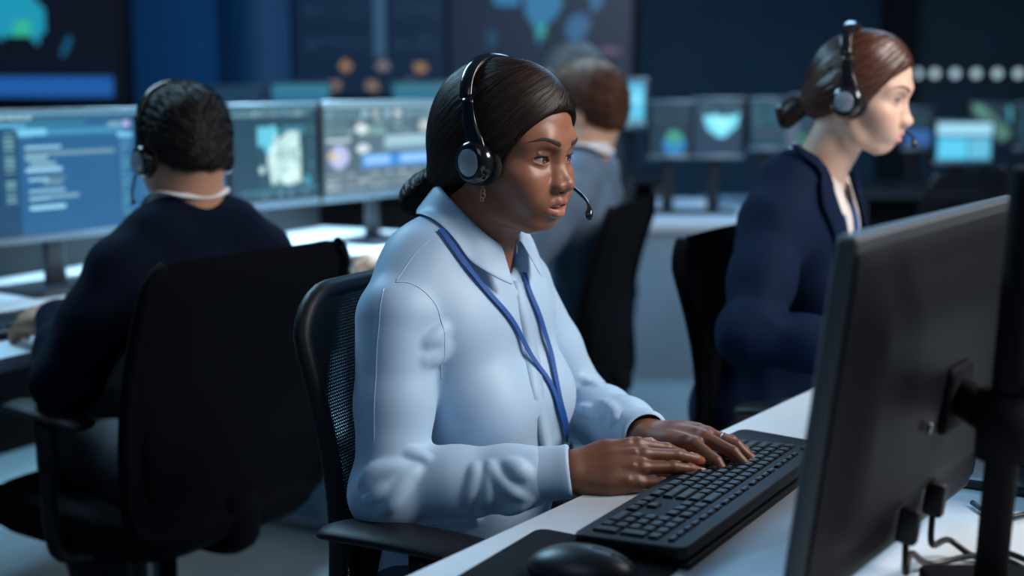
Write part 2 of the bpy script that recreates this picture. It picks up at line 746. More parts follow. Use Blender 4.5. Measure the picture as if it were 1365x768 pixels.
def eyeball(parent, fr, s, gaze, iris=(.05, .022, .010), white=(.38, .33, .30)):
    E = fr.w(EYE * (1, s, 1))
    r = .0134 * fr.s
    g = nrm(gaze)
    prof_a = np.radians([0.01, 4, 8, 10.5, 12, 16, 20, 24, 27, 29, 31, 36, 45, 60, 75, 90, 110])
    seg = 40
    V, C = [], []
    u = nrm(np.cross(g, (0, 0, 1.0))); w = np.cross(u, g)
    iris = np.array(iris); white = np.array(white)
    for a in prof_a:
        deg = math.degrees(a)
        rr = r * (1.035 if deg < 20 else 1.035 - .035 * min(1, (deg - 20) / 16))
        for k in range(seg):
            t = 2 * PI * k / seg
            V.append(E + rr * (g * math.cos(a) + math.sin(a) * (u * math.cos(t) + w * math.sin(t))))
            if deg < 11: c = np.array([.002, .002, .002])
            elif deg < 28: c = iris * (1.0 + .5 * math.sin(9 * t) * .5 + .4 * (deg < 18))
            elif deg < 31: c = iris * .25
            else: c = white
            C.append(c)
    F = []
    n = len(prof_a)
    for i in range(n - 1):
        for k in range(seg):
            k2 = (k + 1) % seg
            F.append([i * seg + k, i * seg + k2, (i + 1) * seg + k2, (i + 1) * seg + k])
    F.append(list(range(seg)))
    mk('eyeball', V, F, M['eye'], parent, True, col=np.array(C))


def lashes_brows(parent, fr, f, lash_len=.0055, brow=True, browcol='brow', brow_w=.0076, sides=(1, -1), eo=.0052):
    parts = []
    for s in sides:
        E = EYE * (1, s, 1)
        for t in np.linspace(-.92, .98, 34):
            y = .0142 * t
            z = eo * .98 * math.sqrt(max(0, 1 - t * t)) + .0002 + .0016 * t
            x = math.sqrt(max(1e-8, .0156 ** 2 - y * y - z * z))
            p0 = E + np.array([x - .0008, y * s, z])
            ln = lash_len * (.55 + .45 * (t + 1) / 2)
            out = nrm([.75, (.15 + .75 * t) * s, .25])
            p1 = p0 + out * ln * .55 + np.array([0, 0, -.0004])
            p2 = p0 + out * ln + np.array([0, 0, ln * .32])
            wv = np.array([-.2, .0005 * 1 / .0005, 0]); wv = nrm([-.3 * t, s, 0]) * .00045
            V = np.array([p0 - wv, p0 + wv, p1 - wv * .8, p1 + wv * .8, p2])
            parts.append((V, [[0, 1, 3, 2], [2, 3, 4]]))
        # liner along the margin
        ts = np.linspace(-1, 1.0, 22)
        pl = []
        for t in ts:
            y = .0144 * t; z = eo * math.sqrt(max(0, 1 - t * t)) - .0002 + .0016 * t
            x = math.sqrt(max(1e-8, .0153 ** 2 - y * y - z * z))
            pl.append(E + np.array([x, y * s, z]))
        parts.append(tube(pl, .0009, 6))
    V, F = merge(parts)
    mk('eyelashes', fr.w(V), F, M['lash'], parent, True)
    if brow:
        for s in sides:
            key = np.array([(.097, .0125, .0215), (.094, .022, .0250), (.084, .036, .0280), (.069, .052, .0205)]) * (1, s, 1)
            c = spline(key, 26)
            c = f.project(c, .0001)
            n = nrm(f.grad(c))
            w = brow_w * sstep(-.06, .10, np.linspace(0, 1, 26)) * (1 - np.linspace(0, 1, 26) ** 2.2 * .92)
            side = nrm(np.cross(nrm(np.gradient(c, axis=0)), n))
            rows = []
            for k in np.linspace(-.5, .5, 5):
                q = f.project(c + side * (w * k)[:, None], .0000 if abs(k) > .4 else .0006, 2)
                rows.append(q)
            Vb = np.stack(rows, 1).reshape(-1, 3)
            mk('eyebrow', fr.w(Vb), grid_faces(26, 5), M[browcol], parent, True)


def teeth(parent, fr, mo, mu=0.0):
    pts = []
    for t in np.linspace(-1, 1, 9):
        pts.append((.0958 - .008 * t * t, .0175 * t, -.0750 + mu - mo * .12))
    parts = []
    for i in range(8):
        c = (np.array(pts[i]) + np.array(pts[i + 1])) / 2
        R = rotm('z', -math.degrees(math.atan2(pts[i + 1][0] - pts[i][0], pts[i + 1][1] - pts[i][1])))
        V, F = box(0, 0, 0, .004, .0046 if 2 < i < 5 else .0040, .0070, .0011, 2)
        parts.append((V @ R + c, F))
    V, F = merge(parts)
    mk('teeth', fr.w(V), F, M['teeth'], parent, True)


def strands(f, seeds, dirfn, steps, step, width, off=(0.0002, 0.0022), col=(.02, .012, .009), cvar=.35, tilt=.5, rise=0.0, stop=None):
    "flat tapering hair ribbons that follow the surface of the hair field"
    n = len(seeds)
    o = RNG.uniform(off[0], off[1], n)
    p = f.project(seeds, 0.0, 3)
    path, nor = [], []
    wob = RNG.normal(0, 1, (n, 3))
    for i in range(steps):
        g = nrm(f.grad(p, .001))
        e = o + rise * i / steps
        d = f(p)
        p = p - g * (d - e)[:, None]
        path.append(p.copy()); nor.append(g)
        v = dirfn(p) + wob * .06
        v = v - g * (v * g).sum(-1)[:, None]
        p = p + nrm(v) * step
    path = np.stack(path, 1); nor = np.stack(nor, 1)
    t = nrm(np.gradient(path, axis=1))
    side = nrm(np.cross(t, nor))
    side = nrm(side + nor * RNG.uniform(-tilt, tilt, (n, 1, 1)))
    w = width * RNG.uniform(.6, 1.3, (n, 1)) * np.sin(np.linspace(.35, PI * .93, steps))[None] ** .5
    # alternate lengths
    A = path - side * w[..., None] / 2
    B = path + side * w[..., None] / 2
    V = np.stack([A, B], 2).reshape(-1, 3)
    base = np.arange(n)[:, None] * steps * 2
    i = np.arange(steps - 1)[None] * 2
    F = np.stack([base + i, base + i + 1, base + i + 3, base + i + 2], -1).reshape(-1, 4)
    c = np.array(col)[None] * (1 + cvar * RNG.normal(0, 1, (n, 1))).clip(.3, 2.2)
    C = np.repeat(c, steps * 2, 0)
    return V, F, C


# ------------------------------------------------------------------ hands
FING = {'index': ((.088, .0250, .003), (.040, .024, .020), (.0090, .0078, .0070, .0056)),
        'middle': ((.092, .0060, .006), (.044, .027, .021), (.0092, .0080, .0072, .0058)),
        'ring': ((.086, -.0130, .004), (.041, .025, .020), (.0087, .0076, .0068, .0055)),
        'little': ((.077, -.0300, -.002), (.032, .020, .018), (.0078, .0067, .0060, .0050))}


def hand(side, W, X, Z, elbow, curl, spread=(8, 2, -4, -10), thumb=((.020, .022, -.010), (.050, .044, -.022), (.080, .054, -.030), (.104, .056, -.034)),
         s=1.0, h=.0016, color=(.2, .1, .06), tipcol=None, fat=1.0, hand_shade=.9):
    """right hand: +x to the fingertips, +y thumb side, +z back of the hand; side=-1 mirrors it into a left hand.
    returns V, F, C in world space and a list of nails"""
    fr = Frame(W, X, Z=Z, s=s)
    f = Field()
    mir = np.array([1, side, 1.0])
    el = fr.l(elbow) * mir
    f.ell((.006, 0, 0), (.022, .0265, .0175), .01)
    f.cone((0, .008, 0), nrm(el) * .075 + (0, .006, 0), .0185, .024, .012)
    f.cone((0, -.008, 0), nrm(el) * .075 + (0, -.006, 0), .0185, .024, .012)
    nails, tips = [], []
    names = ['index', 'middle', 'ring', 'little']
    for q, nme in enumerate(names):
        b, ln, rr = FING[nme]
        rr = [x * fat for x in rr]
        b = np.array(b)
        f.chain([(.008, b[1] * .55, 0), (b[0] * .55, b[1] * .9, b[2] * .6), b], [.0138, .0128, .0098 * fat], .007)
        yaw = math.radians(spread[q])
        pt = b.copy()
        pitch = 0
        pts = [pt]
        for k in range(3):
            pitch += math.radians(curl[q][k])
            dv = np.array([math.cos(yaw) * math.cos(pitch), math.sin(yaw) * math.cos(pitch), -math.sin(pitch)])
            pt = pt + dv * ln[k]
            pts.append(pt)
        f.chain(pts, rr, .0035)
        up = np.cross(dv, nrm(np.cross([0, 0, 1.0], dv)))
        nails.append((pts[3] - dv * .0035 + up * rr[3] * .80, dv, up, rr[3]))
        tips.append(pts[3])
    f.ell((.045, 0, .001), (.044, .034, .0155), .012)
    f.ell((.040, -.024, -.007), (.036, .014, .014), .012)
    f.ell((.035, .022, -.010), (.030, .015, .0145), .012)
    th = [np.array(t, float) for t in thumb]
    f.chain(th, [.0150, .0118 * fat, .0100 * fat, .0078 * fat], .006)
    dv = nrm(th[3] - th[2])
    up = nrm(np.cross(dv, np.cross([0, .55, .8], dv)))
    nails.append((th[3] - dv * .004 + up * .0062, dv, up, .0078))
    tips.append(th[3])
    # tendons and knuckle dimples on the back of the hand
    for q, nme in enumerate(names):
        b = np.array(FING[nme][0])
        f.cone((.02, b[1] * .5, .0128), b + (-.012, 0, .0098), .0016, .0022, .006)
    lo, hi = f.bounds(.008)
    V, F = f.mesh(lo, hi, h)
    base = np.array(color) * hand_shade  # dimmer light on the hands is put into their skin colour
    C = np.tile(base, (len(V), 1))
    if tipcol is not None:
        d = np.min([np.linalg.norm(V - t, axis=1) for t in tips], 0)
        m = sstep(.030, .004, d)[:, None]
        pal = sstep(.2, -.6, nrm(f.grad(V))[:, 2])[:, None] * .7
        m = np.maximum(m * .7, pal)
        C = C * (1 - m) + np.array(tipcol) * m  # paler tips and palm, with warm bounce light put into their colour
    NL = []
    for c, dv, up, r in nails:
        sd = np.cross(up, dv)
        g = []
        for a in np.linspace(-1, 1, 7):
            for t in np.linspace(-1, 1, 7):
                wd_ = r * .78 * (1 - .25 * max(0, t) ** 2)
                g.append(c + dv * t * .0058 + sd * a * wd_ + up * (r * .42 - .0032 * a * a - .0012 * (t > .9)))
        NL.append((fr.w(np.array(g) * mir), grid_faces(7, 7)))
    V = V * mir
    if side < 0: F = F[:, ::-1]
    return fr.w(V), F, C, NL


# ------------------------------------------------------------------ torso, arms, legs
def add_torso(f, off, w, fem, hip=-.50, deep=1.0):
    f.ell((-.012, 0, -.130), ((.098 + off) * deep, .145 * w + off, .135), .02)
    for s in (1, -1):
        f.chain([(-.020, .030 * s, .006), (-.022, .085 * s, -.020), (-.014, (.146 * w) * s, -.072)], [.044 + off, .042 + off, .045 + off], .05)
        f.ell((.035, .075 * w * s, -.110), (.050, .062, .070), .04)
        if fem:
            f.ell((.072 + off * .6, .066 * s, -.205), (.056 + off * .5, .060, .062), .045)
    f.ell((-.002, 0, -.330), ((.090 + off * 1.6) * deep, .122 * w + off * 1.6, .15), .06)
    f.ell((-.010, 0, hip + .03), ((.118 + off) * deep, .155 * w + off, .12), .06)


def make_person(spec):
    sp = spec
    fem = sp['fem']
    hf = head_frame(sp['head'], sp['yaw'], sp['pitch'], sp.get('roll', 0), sp.get('hs', 1.0))
    hf.q = sp.get('q', 1.0)
    bf = body_frame(sp['neck'], sp['byaw'], sp['lean'], sp.get('side', 0))
    w = sp.get('w', 1.0)
    root = thing('person', (sp['neck'][0], sp['neck'][1], 0), sp['label'], 'person')
    o = sp.get('face', {})
    skin = np.array(sp['skin'])
    parts = []
    # head and neck
    f, lips = head_field(hf.l(bf.w((-.004, 0, -.02))), fem, o)
    if sp.get('head_h'):
        lo, hi = f.bounds(.006)
        V, F = f.mesh(lo, hi, sp['head_h'])
        C = head_color(V, skin, sp.get('lip', skin), lips, o)
        parts.append((hf.w(V), F, C))
    # hidden trunk and limbs
    sh = {}
    for s, nme in ((-1, 'r'), (1, 'l')):
        sh[nme] = bf.w((-.014, (.152 * w) * s, -.084))
    g = Field()
    add_torso(g, -.014, w, fem, deep=.85)
    for nme in 'rl':
        a, e, wr = bf.l(sh[nme]), bf.l(sp['elbow_' + nme]), bf.l(sp['wrist_' + nme])
        g.chain([a, e, wr], [.040, .032, .022], .02)
    lo, hi = g.bounds(.02)
    V, F = g.mesh(lo, hi, .013, 0)
    V2 = bf.w(V)
    parts.append((V2, F, np.tile(skin, (len(V), 1))))
    nails = []
    for nme, s in (('r', 1), ('l', -1)):
        hd = sp.get('hand_' + nme)
        if not hd: continue
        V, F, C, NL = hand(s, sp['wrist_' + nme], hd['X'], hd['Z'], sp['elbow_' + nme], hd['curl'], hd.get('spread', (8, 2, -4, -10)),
                           h=hd.get('h', .0018), s=hd.get('s', 1.0), color=skin, tipcol=sp.get('tip'), hand_shade=sp.get('hand_shade', .9), **({'thumb': hd['thumb']} if 'thumb' in hd else {}))
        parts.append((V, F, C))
        nails += NL
    Vs = np.concatenate([p[0] for p in parts])
    Cs = np.concatenate([p[2] for p in parts])
    Fs, n = [], 0
    for p in parts:
        Fs.append(np.asarray(p[1]) + n); n += len(p[0])
    mk('body', Vs, np.concatenate(Fs), M[sp['skin_mat']], root, True, col=Cs)
    if sp.get('nails'):
        for NV, NF in nails:
            mk('fingernail', NV, NF, M['nail'], root, True)
    return root, hf, bf, f, sh


def fold_fn(a, b, env, amp, freq, skew, phase, lo_s=None):
    "sleeve folds: rings around segment a-b, strongest near b (env metres)"
    a = np.array(a, float); b = np.array(b, float)
    ax = nrm(b - a)
    u = nrm(np.cross(ax, [0.13, .9, .4])); v = np.cross(ax, u)

    def fn(p):
        q = p - b
        s = q @ ax
        th = np.arctan2(q @ v, q @ u)
        r2 = (q * q).sum(-1) - s * s
        wv = np.cos(freq * s + skew * th + phase + 1.3 * np.sin(2 * th + 5 * s + phase))
        wv = (0.5 + .5 * wv) ** 2
        return -amp * wv * np.exp(-(s / env) ** 2) * np.exp(-(r2 / .09 ** 2) ** 2) * sstep(.02, -.01, np.abs(s) - env * 2)
    return fn


def add_sleeve(f, a, e, w, r, k=.03, folds=1.0, ph=0.0):
    a, e, w = map(lambda x: np.array(x, float), (a, e, w))
    m = (a + e) / 2
    n = e + (w - e) * .45
    ben = nrm((a - e) / np.linalg.norm(a - e) + (w - e) / np.linalg.norm(w - e))
    f.chain([a, m, e], [r[0], r[1], r[2]], k)
    f.chain([e, n, w], [r[2], r[3], r[4]], .02)
    f.ell(e - ben * .006, (r[2] * 1.02,) * 3, .02)
    if folds:
        lo = np.minimum(np.minimum(a, e), w) - .09
        hi = np.maximum(np.maximum(a, e), w) + .09
        f.raw(fold_fn(a, e, .075, .0065 * folds, 95, 1.6, .4 + ph), mode='d', lo=lo, hi=hi)
        f.raw(fold_fn(w, e, .085, .0075 * folds, 80, -1.8, 1.9 + ph), mode='d', lo=lo, hi=hi)
        f.raw(fold_fn(e, w, .085, .0035 * folds, 110, 1.2, .9 + ph), mode='d', lo=lo, hi=hi)
        f.raw(fold_fn(m, a, .06, .0028 * folds, 70, 2.2, 2.2 + ph), mode='d', lo=lo, hi=hi)


def drape_fn(amp, seed=0.0):
    def fn(p):
        x, y, z = p[..., 0], p[..., 1], p[..., 2]
        th = np.arctan2(y, x)
        a = np.sin(7 * th + 14 * z + 2.2 * np.sin(9 * z + 3 * th + seed) + seed)
        b = np.sin(46 * x + 31 * z + 3 * np.sin(12 * y + seed)) * np.sin(33 * y - 26 * z + seed)
        return -amp * (.6 * a * sstep(-.16, -.34, z) + .35 * b)
    return fn


def trousers(root, spec, bf, m, shoe=True):
    f = Field()
    hips = bf.w((-.01, 0, -.47))
    f.ell(hips + bf.M[0] * .02, (.105, .15, .10), .03, R=np.array([bf.M[0], bf.M[1], bf.M[2]]))
    for s, nme in ((-1, 'r'), (1, 'l')):
        hp = bf.w((.02, .085 * s, -.49))
        k, an = spec['knee_' + nme], spec['ankle_' + nme]
        f.chain([hp, (hp + k) / 2, k], [.088, .080, .062], .03)
        f.chain([k, (k * .6 + an * .4), an], [.062, .062, .050], .02)
        f.raw(fold_fn(hp, k, .09, .006, 70, 1.5, 1.0 + s), mode='d', lo=np.minimum(hp, k) - .12, hi=np.maximum(hp, k) + .12)
        if shoe:
            t = nrm(spec.get('toe', bf.M[0]) * np.array([1, 1, 0]))
            g = Field()
            g.chain([an + (0, 0, .0), (an[0], an[1], .045)], [.038, .040], .02)
            c = np.array([an[0], an[1], .040])
            g.chain([c - t * .05, c + t * .06, c + t * .15], [.036, .036, .026], .03)
            g.plane((0, 0, .006), (0, 0, -1), .006)
            lo, hi = g.bounds(.01)
            V, F = g.mesh(lo, hi, .007)
            mk('shoe', V, F, M['shoe'], root, True)
    lo, hi = f.bounds(.015)
    V, F = f.mesh(lo, hi, .009)
    mk('trousers', V, F, m, root, True)


def collar(name, root, bf, field, m, c0, rx, ry, zb, zf, stand, leaf_b, leaf_f, gap=16, th=.0016, splay=.35):
    """folded shirt collar around the neck in the body frame. c0 centre, rx/ry radii of the base ring,
    zb/zf height of the base at the back and front, leaf lengths at back and front, gap in degrees at the front"""
    nt, rows = 49, []
    for t in np.linspace(gap, 360 - gap, nt):
        a = math.radians(t)
        ca, sa = math.cos(a), math.sin(a)
        k = (1 + ca) / 2                      # 1 at the front
        base = np.array([c0[0] + rx * ca, c0[1] + ry * sa, zb + (zf - zb) * k ** 1.6])
        outw = np.array([ca, sa, 0.0])
        hs = stand * (1 - .35 * k ** 3)
        L = leaf_b + (leaf_f - leaf_b) * k ** 2.2
        prof = [base, base + (0, 0, hs * .5) - outw * .001, base + np.array([0, 0, hs]) - outw * .002,
                base + np.array([0, 0, hs + .0025]) + outw * .0015, base + np.array([0, 0, hs]) + outw * .0055]
        tg = np.array([0, -sa, 0]) * 0
        down = nrm(np.array([0, 0, -1.0]) + outw * splay + np.array([0.10 * k, 0, 0]))
        q = prof[-1]
        for j in range(1, 6):
            q = q + down * L / 5
            # keep outside the garment
            d = field(q[None])[0]
            if d < .0045:
                q = q + nrm(field.grad(q[None]))[0] * (.0045 - d)
            prof.append(q)
        rows.append(prof)
    V = np.array(rows)
    nv = V.shape[1]
    F = grid_faces(nt, nv)
    o = mk(name, bf.w(V.reshape(-1, 3)), F, m, root, True)
    sd = o.modifiers.new('solid', 'SOLIDIFY'); sd.thickness = th; sd.offset = 0
    sb = o.modifiers.new('sub', 'SUBSURF'); sb.levels = 1; sb.render_levels = 1
    return V


def cuff(name, root, W, E, m, length=.06, r=.034, flat=.85, up=(0, 0, 1), shift=0.0, flare=.003):
    ax = nrm(np.array(W, float) - np.array(E, float))
    o = np.array(W, float) + ax * shift
    prof = [(r - .004, 0.0), (r, -.001), (r + .0012, -.004), (r + .0002, -.012), (r + flare * .4, -length * .5), (r + flare, -length + .004), (r + flare + .0010, -length + .001),
            (r + flare - .002, -length), (r - .003, -length + .002)]
    V, F = lathe(prof, (0, 0, 0), (1, 0, 0), 40)
    F = F[:-2]
    V[:, 2] *= flat
    a = np.arctan2(V[:, 1], V[:, 2])
    V[:, 1:] *= (1 + .022 * np.sin(3 * a + 40 * V[:, 0]))[:, None]
    fr = Frame(o, ax, Z=up)
    return mk(name, fr.w(V), F, m, root, True)


def headset(label, hf, f, cup_x=.010, cup_z=-.018, boom=True, side_boom=1, tilt=0, s=1.0):
    "over-head headset: band, sliders, cups with silver discs, cushions, microphone boom"
    root = thing('headset', tuple(hf.w((0, 0, .13))), label, 'headset')
    top = .131
    def arc(y0, n, r0, x_off):
        pts = []
        for a in np.linspace(-PI / 2 + .28, PI / 2 - .28, n):
            pts.append((cup_x + x_off, math.sin(a) * .089, cup_z + .030 + math.cos(a) ** .62 * (top - cup_z - .030)))
        return np.array(pts)
    c = arc(.09, 41, 0, 0)
    c[:, 0] = cup_x - .006 * sstep(cup_z, top, c[:, 2]) + math.tan(math.radians(tilt)) * (c[:, 2] - cup_z)
    V, F = tube(hf.w(c), .0095 * s, 12, flat=.30, up=hf.d((1, 0, 0)))
    mk('headband', V, F, M['black_gloss'], root, True)
    c2 = c[6:35].copy(); c2[:, 2] -= .0035; c2[:, 1] *= .975
    V, F = tube(hf.w(c2), .0075 * s, 10, flat=.28, up=hf.d((1, 0, 0)))
    mk('band_padding', V, F, M['grey_rubber'], root, True)
    for sd in (-1, 1):
        ty = math.tan(math.radians(tilt))
        # yoke widening towards the cup
        k = [(cup_x + ty * .075, .0885 * sd, cup_z + .082), (cup_x + ty * .05, .0900 * sd, cup_z + .052), (cup_x, .0905 * sd, cup_z + .022), (cup_x - .002, .0885 * sd, cup_z - .004)]
        V, F = tube(hf.w(spline(k, 14)), np.array([.0085, .0085, .009, .0095, .010, .0105, .0112, .012, .0135, .0155, .018, .020, .021, .020]) * s, 14, flat=.28, up=hf.d((1, 0, 0)))
        mk('slider_arm', V, F, M['black_gloss'], root, True)
        cc = np.array([cup_x - .001, .0, cup_z - .004])
        ax = hf.d((-.16, sd, -.05))
        oo = hf.w(cc + (0, .080 * sd, 0))
        R = .0295 * s
        V, F = lathe([(R * .86, -.004), (R * .99, -.002), (R, .004), (R * .97, .010), (R * .86, .0155), (R * .70, .0178), (R * .64, .0182), (R * .62, .0165), (.001, .0165)], oo, ax, 40)
        cup = mk('ear_cup', V, F, M['black_gloss'], root, True)
        V, F = lathe([(R * .60, .0160), (R * .605, .0178), (R * .57, .0184), (.001, .0186)], oo, ax, 40)
        mk('cup_disc', V, F, M['silver_disc'], cup, True, label='silver disc on the ear cup')
        V, F = lathe([(R * .55, -.013), (R * .92, -.014), (R * 1.04, -.009), (R * 1.05, -.004), (R * .95, -.001), (R * .6, 0)], oo + hf.d((.004, 0, 0)), ax, 40)
        mk('ear_cushion', V, F, M['foam'], root, True, label='black foam ear cushion')
    if boom:
        sd = side_boom
        b0 = (cup_x + .006, .093 * sd, cup_z - .020)
        pts = sp_boom.get(label) or [b0, (.055, .090 * sd, -.050), (.092, .074 * sd, -.064), (.116, .052 * sd, -.074), (.124, .042 * sd, -.094)]
        pl = spline(pts, 26)
        r = np.full(26, .0026); r[-6:] = [.0036, .0048, .0056, .0056, .0050, .0035]
        V, F = tube(hf.w(pl), r * s, 10)
        mk('microphone_boom', V, F, M['black_gloss'], root, True)
    return root


sp_boom = {}
# ------------------------------------------------------------------ material table
M = {}
M['floor'] = mat('floor_vinyl', (.19, .255, .29), .5, var=.16, var_scale=2.5, bump=(60, .15))
M['wall'] = mat('wall_paint', (.032, .095, .16), .75, var=.08, var_scale=3)
M['wall_teal'] = mat('wall_paint_teal', (.055, .10, .135), .75, var=.08, var_scale=3)
M['desk'] = mat('desk_laminate', (.66, .72, .78), .38, var=.015, var_scale=60)
M['desk_side'] = mat('desk_panel', (.19, .29, .38), .5, var=.04, var_scale=10)
M['desk_dark'] = mat('desk_back_panel', (.015, .018, .024), .6, var=.1)
M['black_plastic'] = mat('black_plastic', (.0050, .0062, .0095), .52, spec=.32, bump=(900, .12), var=.1, var_scale=60)
M['black_gloss'] = mat('black_gloss_plastic', (.010, .011, .013), .16, spec=.6, coat=.3, var=.05)
M['monitor_back'] = mat('monitor_back_plastic', (.0040, .0050, .0072), .55, spec=.14, bump=(900, .05), var=.05, var_scale=12)
M['frame_grey'] = mat('monitor_frame_grey', (.035, .042, .050), .5, var=.04)
M['matte_black'] = mat('matte_black_paint', (.003, .004, .006), .8, spec=.1, var=.05)
M['dark_metal'] = mat('dark_painted_metal', (.018, .024, .034), .4, var=.05)
M['grey_rubber'] = mat('grey_rubber', (.06, .058, .056), .6, var=.1)
M['silver_disc'] = mat('silver_disc', (.50, .52, .54), .38, metal=.55, var=.02)
M['foam'] = mat('black_foam', (.014, .014, .015), .9, bump=(900, .5), var=.2, var_scale=300)
M['metal'] = mat('brushed_metal', (.42, .44, .47), .32, metal=1, var=.05)
M['grey_metal'] = mat('grey_painted_metal', (.16, .20, .25), .45, var=.05)
M['chair_fabric'] = mat('chair_fabric', (.0016, .0024, .0045), .9, spec=.08, bump=(600, .4), var=.15, var_scale=200)
M['key'] = mat('key_plastic', (.012, .0125, .014), .30, spec=.55, var=.08, var_scale=150)
M['legend'] = mat('key_legend_print', (.35, .40, .46), .5, var=.02)
M['mouse'] = mat('mouse_plastic', (.011, .0115, .014), .38, var=.06)
M['mouse_pad'] = mat('mouse_pad_cloth', (.0055, .006, .009), .85, spec=.15, bump=(1200, .3), var=.1, var_scale=300)
M['cable'] = mat('cable_rubber', (.010, .010, .012), .4, var=.05)
M['screen'] = screen_mat('screen_picture', 1.25)
M['screen_dim'] = screen_mat('screen_picture_far', .8)
M['bezel'] = mat('bezel_plastic', (.010, .012, .016), .4, var=.05)
M['bezel_metal'] = mat('bezel_metal', (.20, .27, .33), .35, metal=.6, var=.05)
M['shirt'] = mat('blouse_satin', (.385, .54, .71), .50, spec=.35, sheen=.15, var=.012, var_scale=25, bump=(1800, .10))
M['seam'] = mat('blouse_seam_thread', (.40, .53, .65), .7, var=.02)
M['navy'] = mat('navy_wool', (.0016, .0050, .0155), .9, spec=.10, bump=(1200, .35), var=.15, var_scale=250)
M['navy_light'] = mat('navy_suit_cloth', (.0020, .0088, .032), .8, spec=.12, bump=(1300, .3), var=.12, var_scale=250)
M['greyblue'] = mat('grey_blue_suit_cloth', (.115, .175, .255), .85, spec=.2, bump=(1200, .3), var=.12, var_scale=250)
M['dark_suit'] = mat('dark_suit_cloth', (.012, .015, .022), .85, sheen=.05, var=.12, var_scale=200)
M['white_shirt'] = mat('white_shirt_cotton', (.60, .62, .66), .75, sheen=.2, var=.02)
M['cream_blouse'] = mat('cream_blouse_silk', (.74, .66, .62), .5, sheen=.2, var=.02)
M['jeans'] = mat('blue_jeans_denim', (.035, .075, .15), .85, bump=(900, .5), var=.25, var_scale=300)
M['trouser'] = mat('dark_trouser_cloth', (.018, .022, .032), .85, var=.1)
M['shoe'] = mat('black_leather', (.012, .012, .013), .35, var=.1)
M['lanyard'] = mat('blue_lanyard_weave', (.006, .075, .33), .6, bump=(1500, .4), var=.10, var_scale=400)
M['gold'] = mat('gold_metal', (.75, .50, .26), .3, metal=1, var=.1, var_scale=300)
M['skin_dark'] = mat('skin_deep_brown', (.2, .1, .06), .39, spec=.45, attr='Col', var=.07, var_scale=110, sss=.22, sss_color=(.008, .0028, .0014), bump=(1400, .16))
M['skin_light'] = mat('skin_fair', (.6, .4, .3), .5, spec=.4, attr='Col', var=.03, var_scale=70, sss=.3, sss_color=(.012, .004, .002))
M['skin_tan'] = mat('skin_tan', (.4, .22, .14), .5, spec=.4, attr='Col', var=.05, var_scale=70, sss=.2, sss_color=(.010, .0035, .0018))
M['eye'] = mat('eyeball', (.6, .6, .6), .08, spec=.7, attr='Col', var=.03, var_scale=200, coat=1.0)
M['teeth'] = mat('teeth_enamel', (.72, .68, .60), .25, var=.03)
M['nail'] = mat('fingernail', (.42, .24, .17), .28, spec=.6, var=.04, var_scale=100)
M['lash'] = mat('eyelash_hair', (.004, .003, .003), .5, var=.1)
M['brow'] = mat('eyebrow_hair_dark', (.026, .011, .008), .7, var=.4, var_scale=500, bump=(1500, .6), stretch=(1, 1, .3))
M['brow_auburn'] = mat('eyebrow_hair_auburn', (.12, .055, .03), .7, var=.3, var_scale=500)
M['hair_dark'] = mat('hair_dark_brown', (.012, .007, .006), .48, spec=.20, attr='Col', var=.25, var_scale=150)
M['hair_auburn'] = mat('hair_auburn', (.09, .030, .015), .36, spec=.5, attr='Col', var=.25, var_scale=150)
M['hair_black'] = mat('hair_black', (.014, .011, .010), .6, spec=.22, attr='Col', var=.3, var_scale=200)
M['hair_brown'] = mat('hair_brown', (.075, .032, .018), .6, spec=.22, attr='Col', var=.3, var_scale=200)
M['hair_grey'] = mat('hair_grey', (.10, .105, .115), .5, spec=.4, attr='Col', var=.3, var_scale=200)


def mesh_fabric():
    "woven chair mesh: small open cells let the light through"
    m = mat('chair_mesh_net', (.005, .006, .009), .6, var=.1)
    nt = m.node_tree
    b = nt.nodes['Principled BSDF']
    out = nt.nodes['Material Output']
    tc = nt.nodes.new('ShaderNodeTexCoord')
    mp = nt.nodes.new('ShaderNodeMapping')
    mp.inputs['Scale'].default_value = (0, 1 / .0046, 1 / .0040)
    nt.links.new(tc.outputs['Object'], mp.inputs[0])
    sx = nt.nodes.new('ShaderNodeSeparateXYZ')
    nt.links.new(mp.outputs[0], sx.inputs[0])

    def math_(op, a, b_=None, v=None):
        n = nt.nodes.new('ShaderNodeMath'); n.operation = op
        nt.links.new(a, n.inputs[0]) if not isinstance(a, float) else setattr(n.inputs[0], 'default_value', a)
        if b_ is not None: nt.links.new(b_, n.inputs[1])
        if v is not None: n.inputs[1].default_value = v
        return n.outputs[0]
    row = math_('FLOOR', sx.outputs['Z'])
    odd = math_('MULTIPLY', math_('MODULO', row, v=2.0), v=.5)
    yy = math_('FRACT', math_('ADD', sx.outputs['Y'], odd))
    zz = math_('FRACT', sx.outputs['Z'])
    dy = math_('POWER', math_('SUBTRACT', yy, v=.5), v=2.0)
    dz = math_('POWER', math_('SUBTRACT', zz, v=.5), v=2.0)
    r2 = math_('ADD', dy, dz)
    hole = math_('LESS_THAN', r2, v=.075)
    tr = nt.nodes.new('ShaderNodeBsdfTransparent')
    mx = nt.nodes.new('ShaderNodeMixShader')
    nt.links.new(hole, mx.inputs[0])
    nt.links.new(b.outputs[0], mx.inputs[1])
    nt.links.new(tr.outputs[0], mx.inputs[2])
    nt.links.new(mx.outputs[0], out.inputs[0])
    return m


M['chair_mesh'] = mesh_fabric()


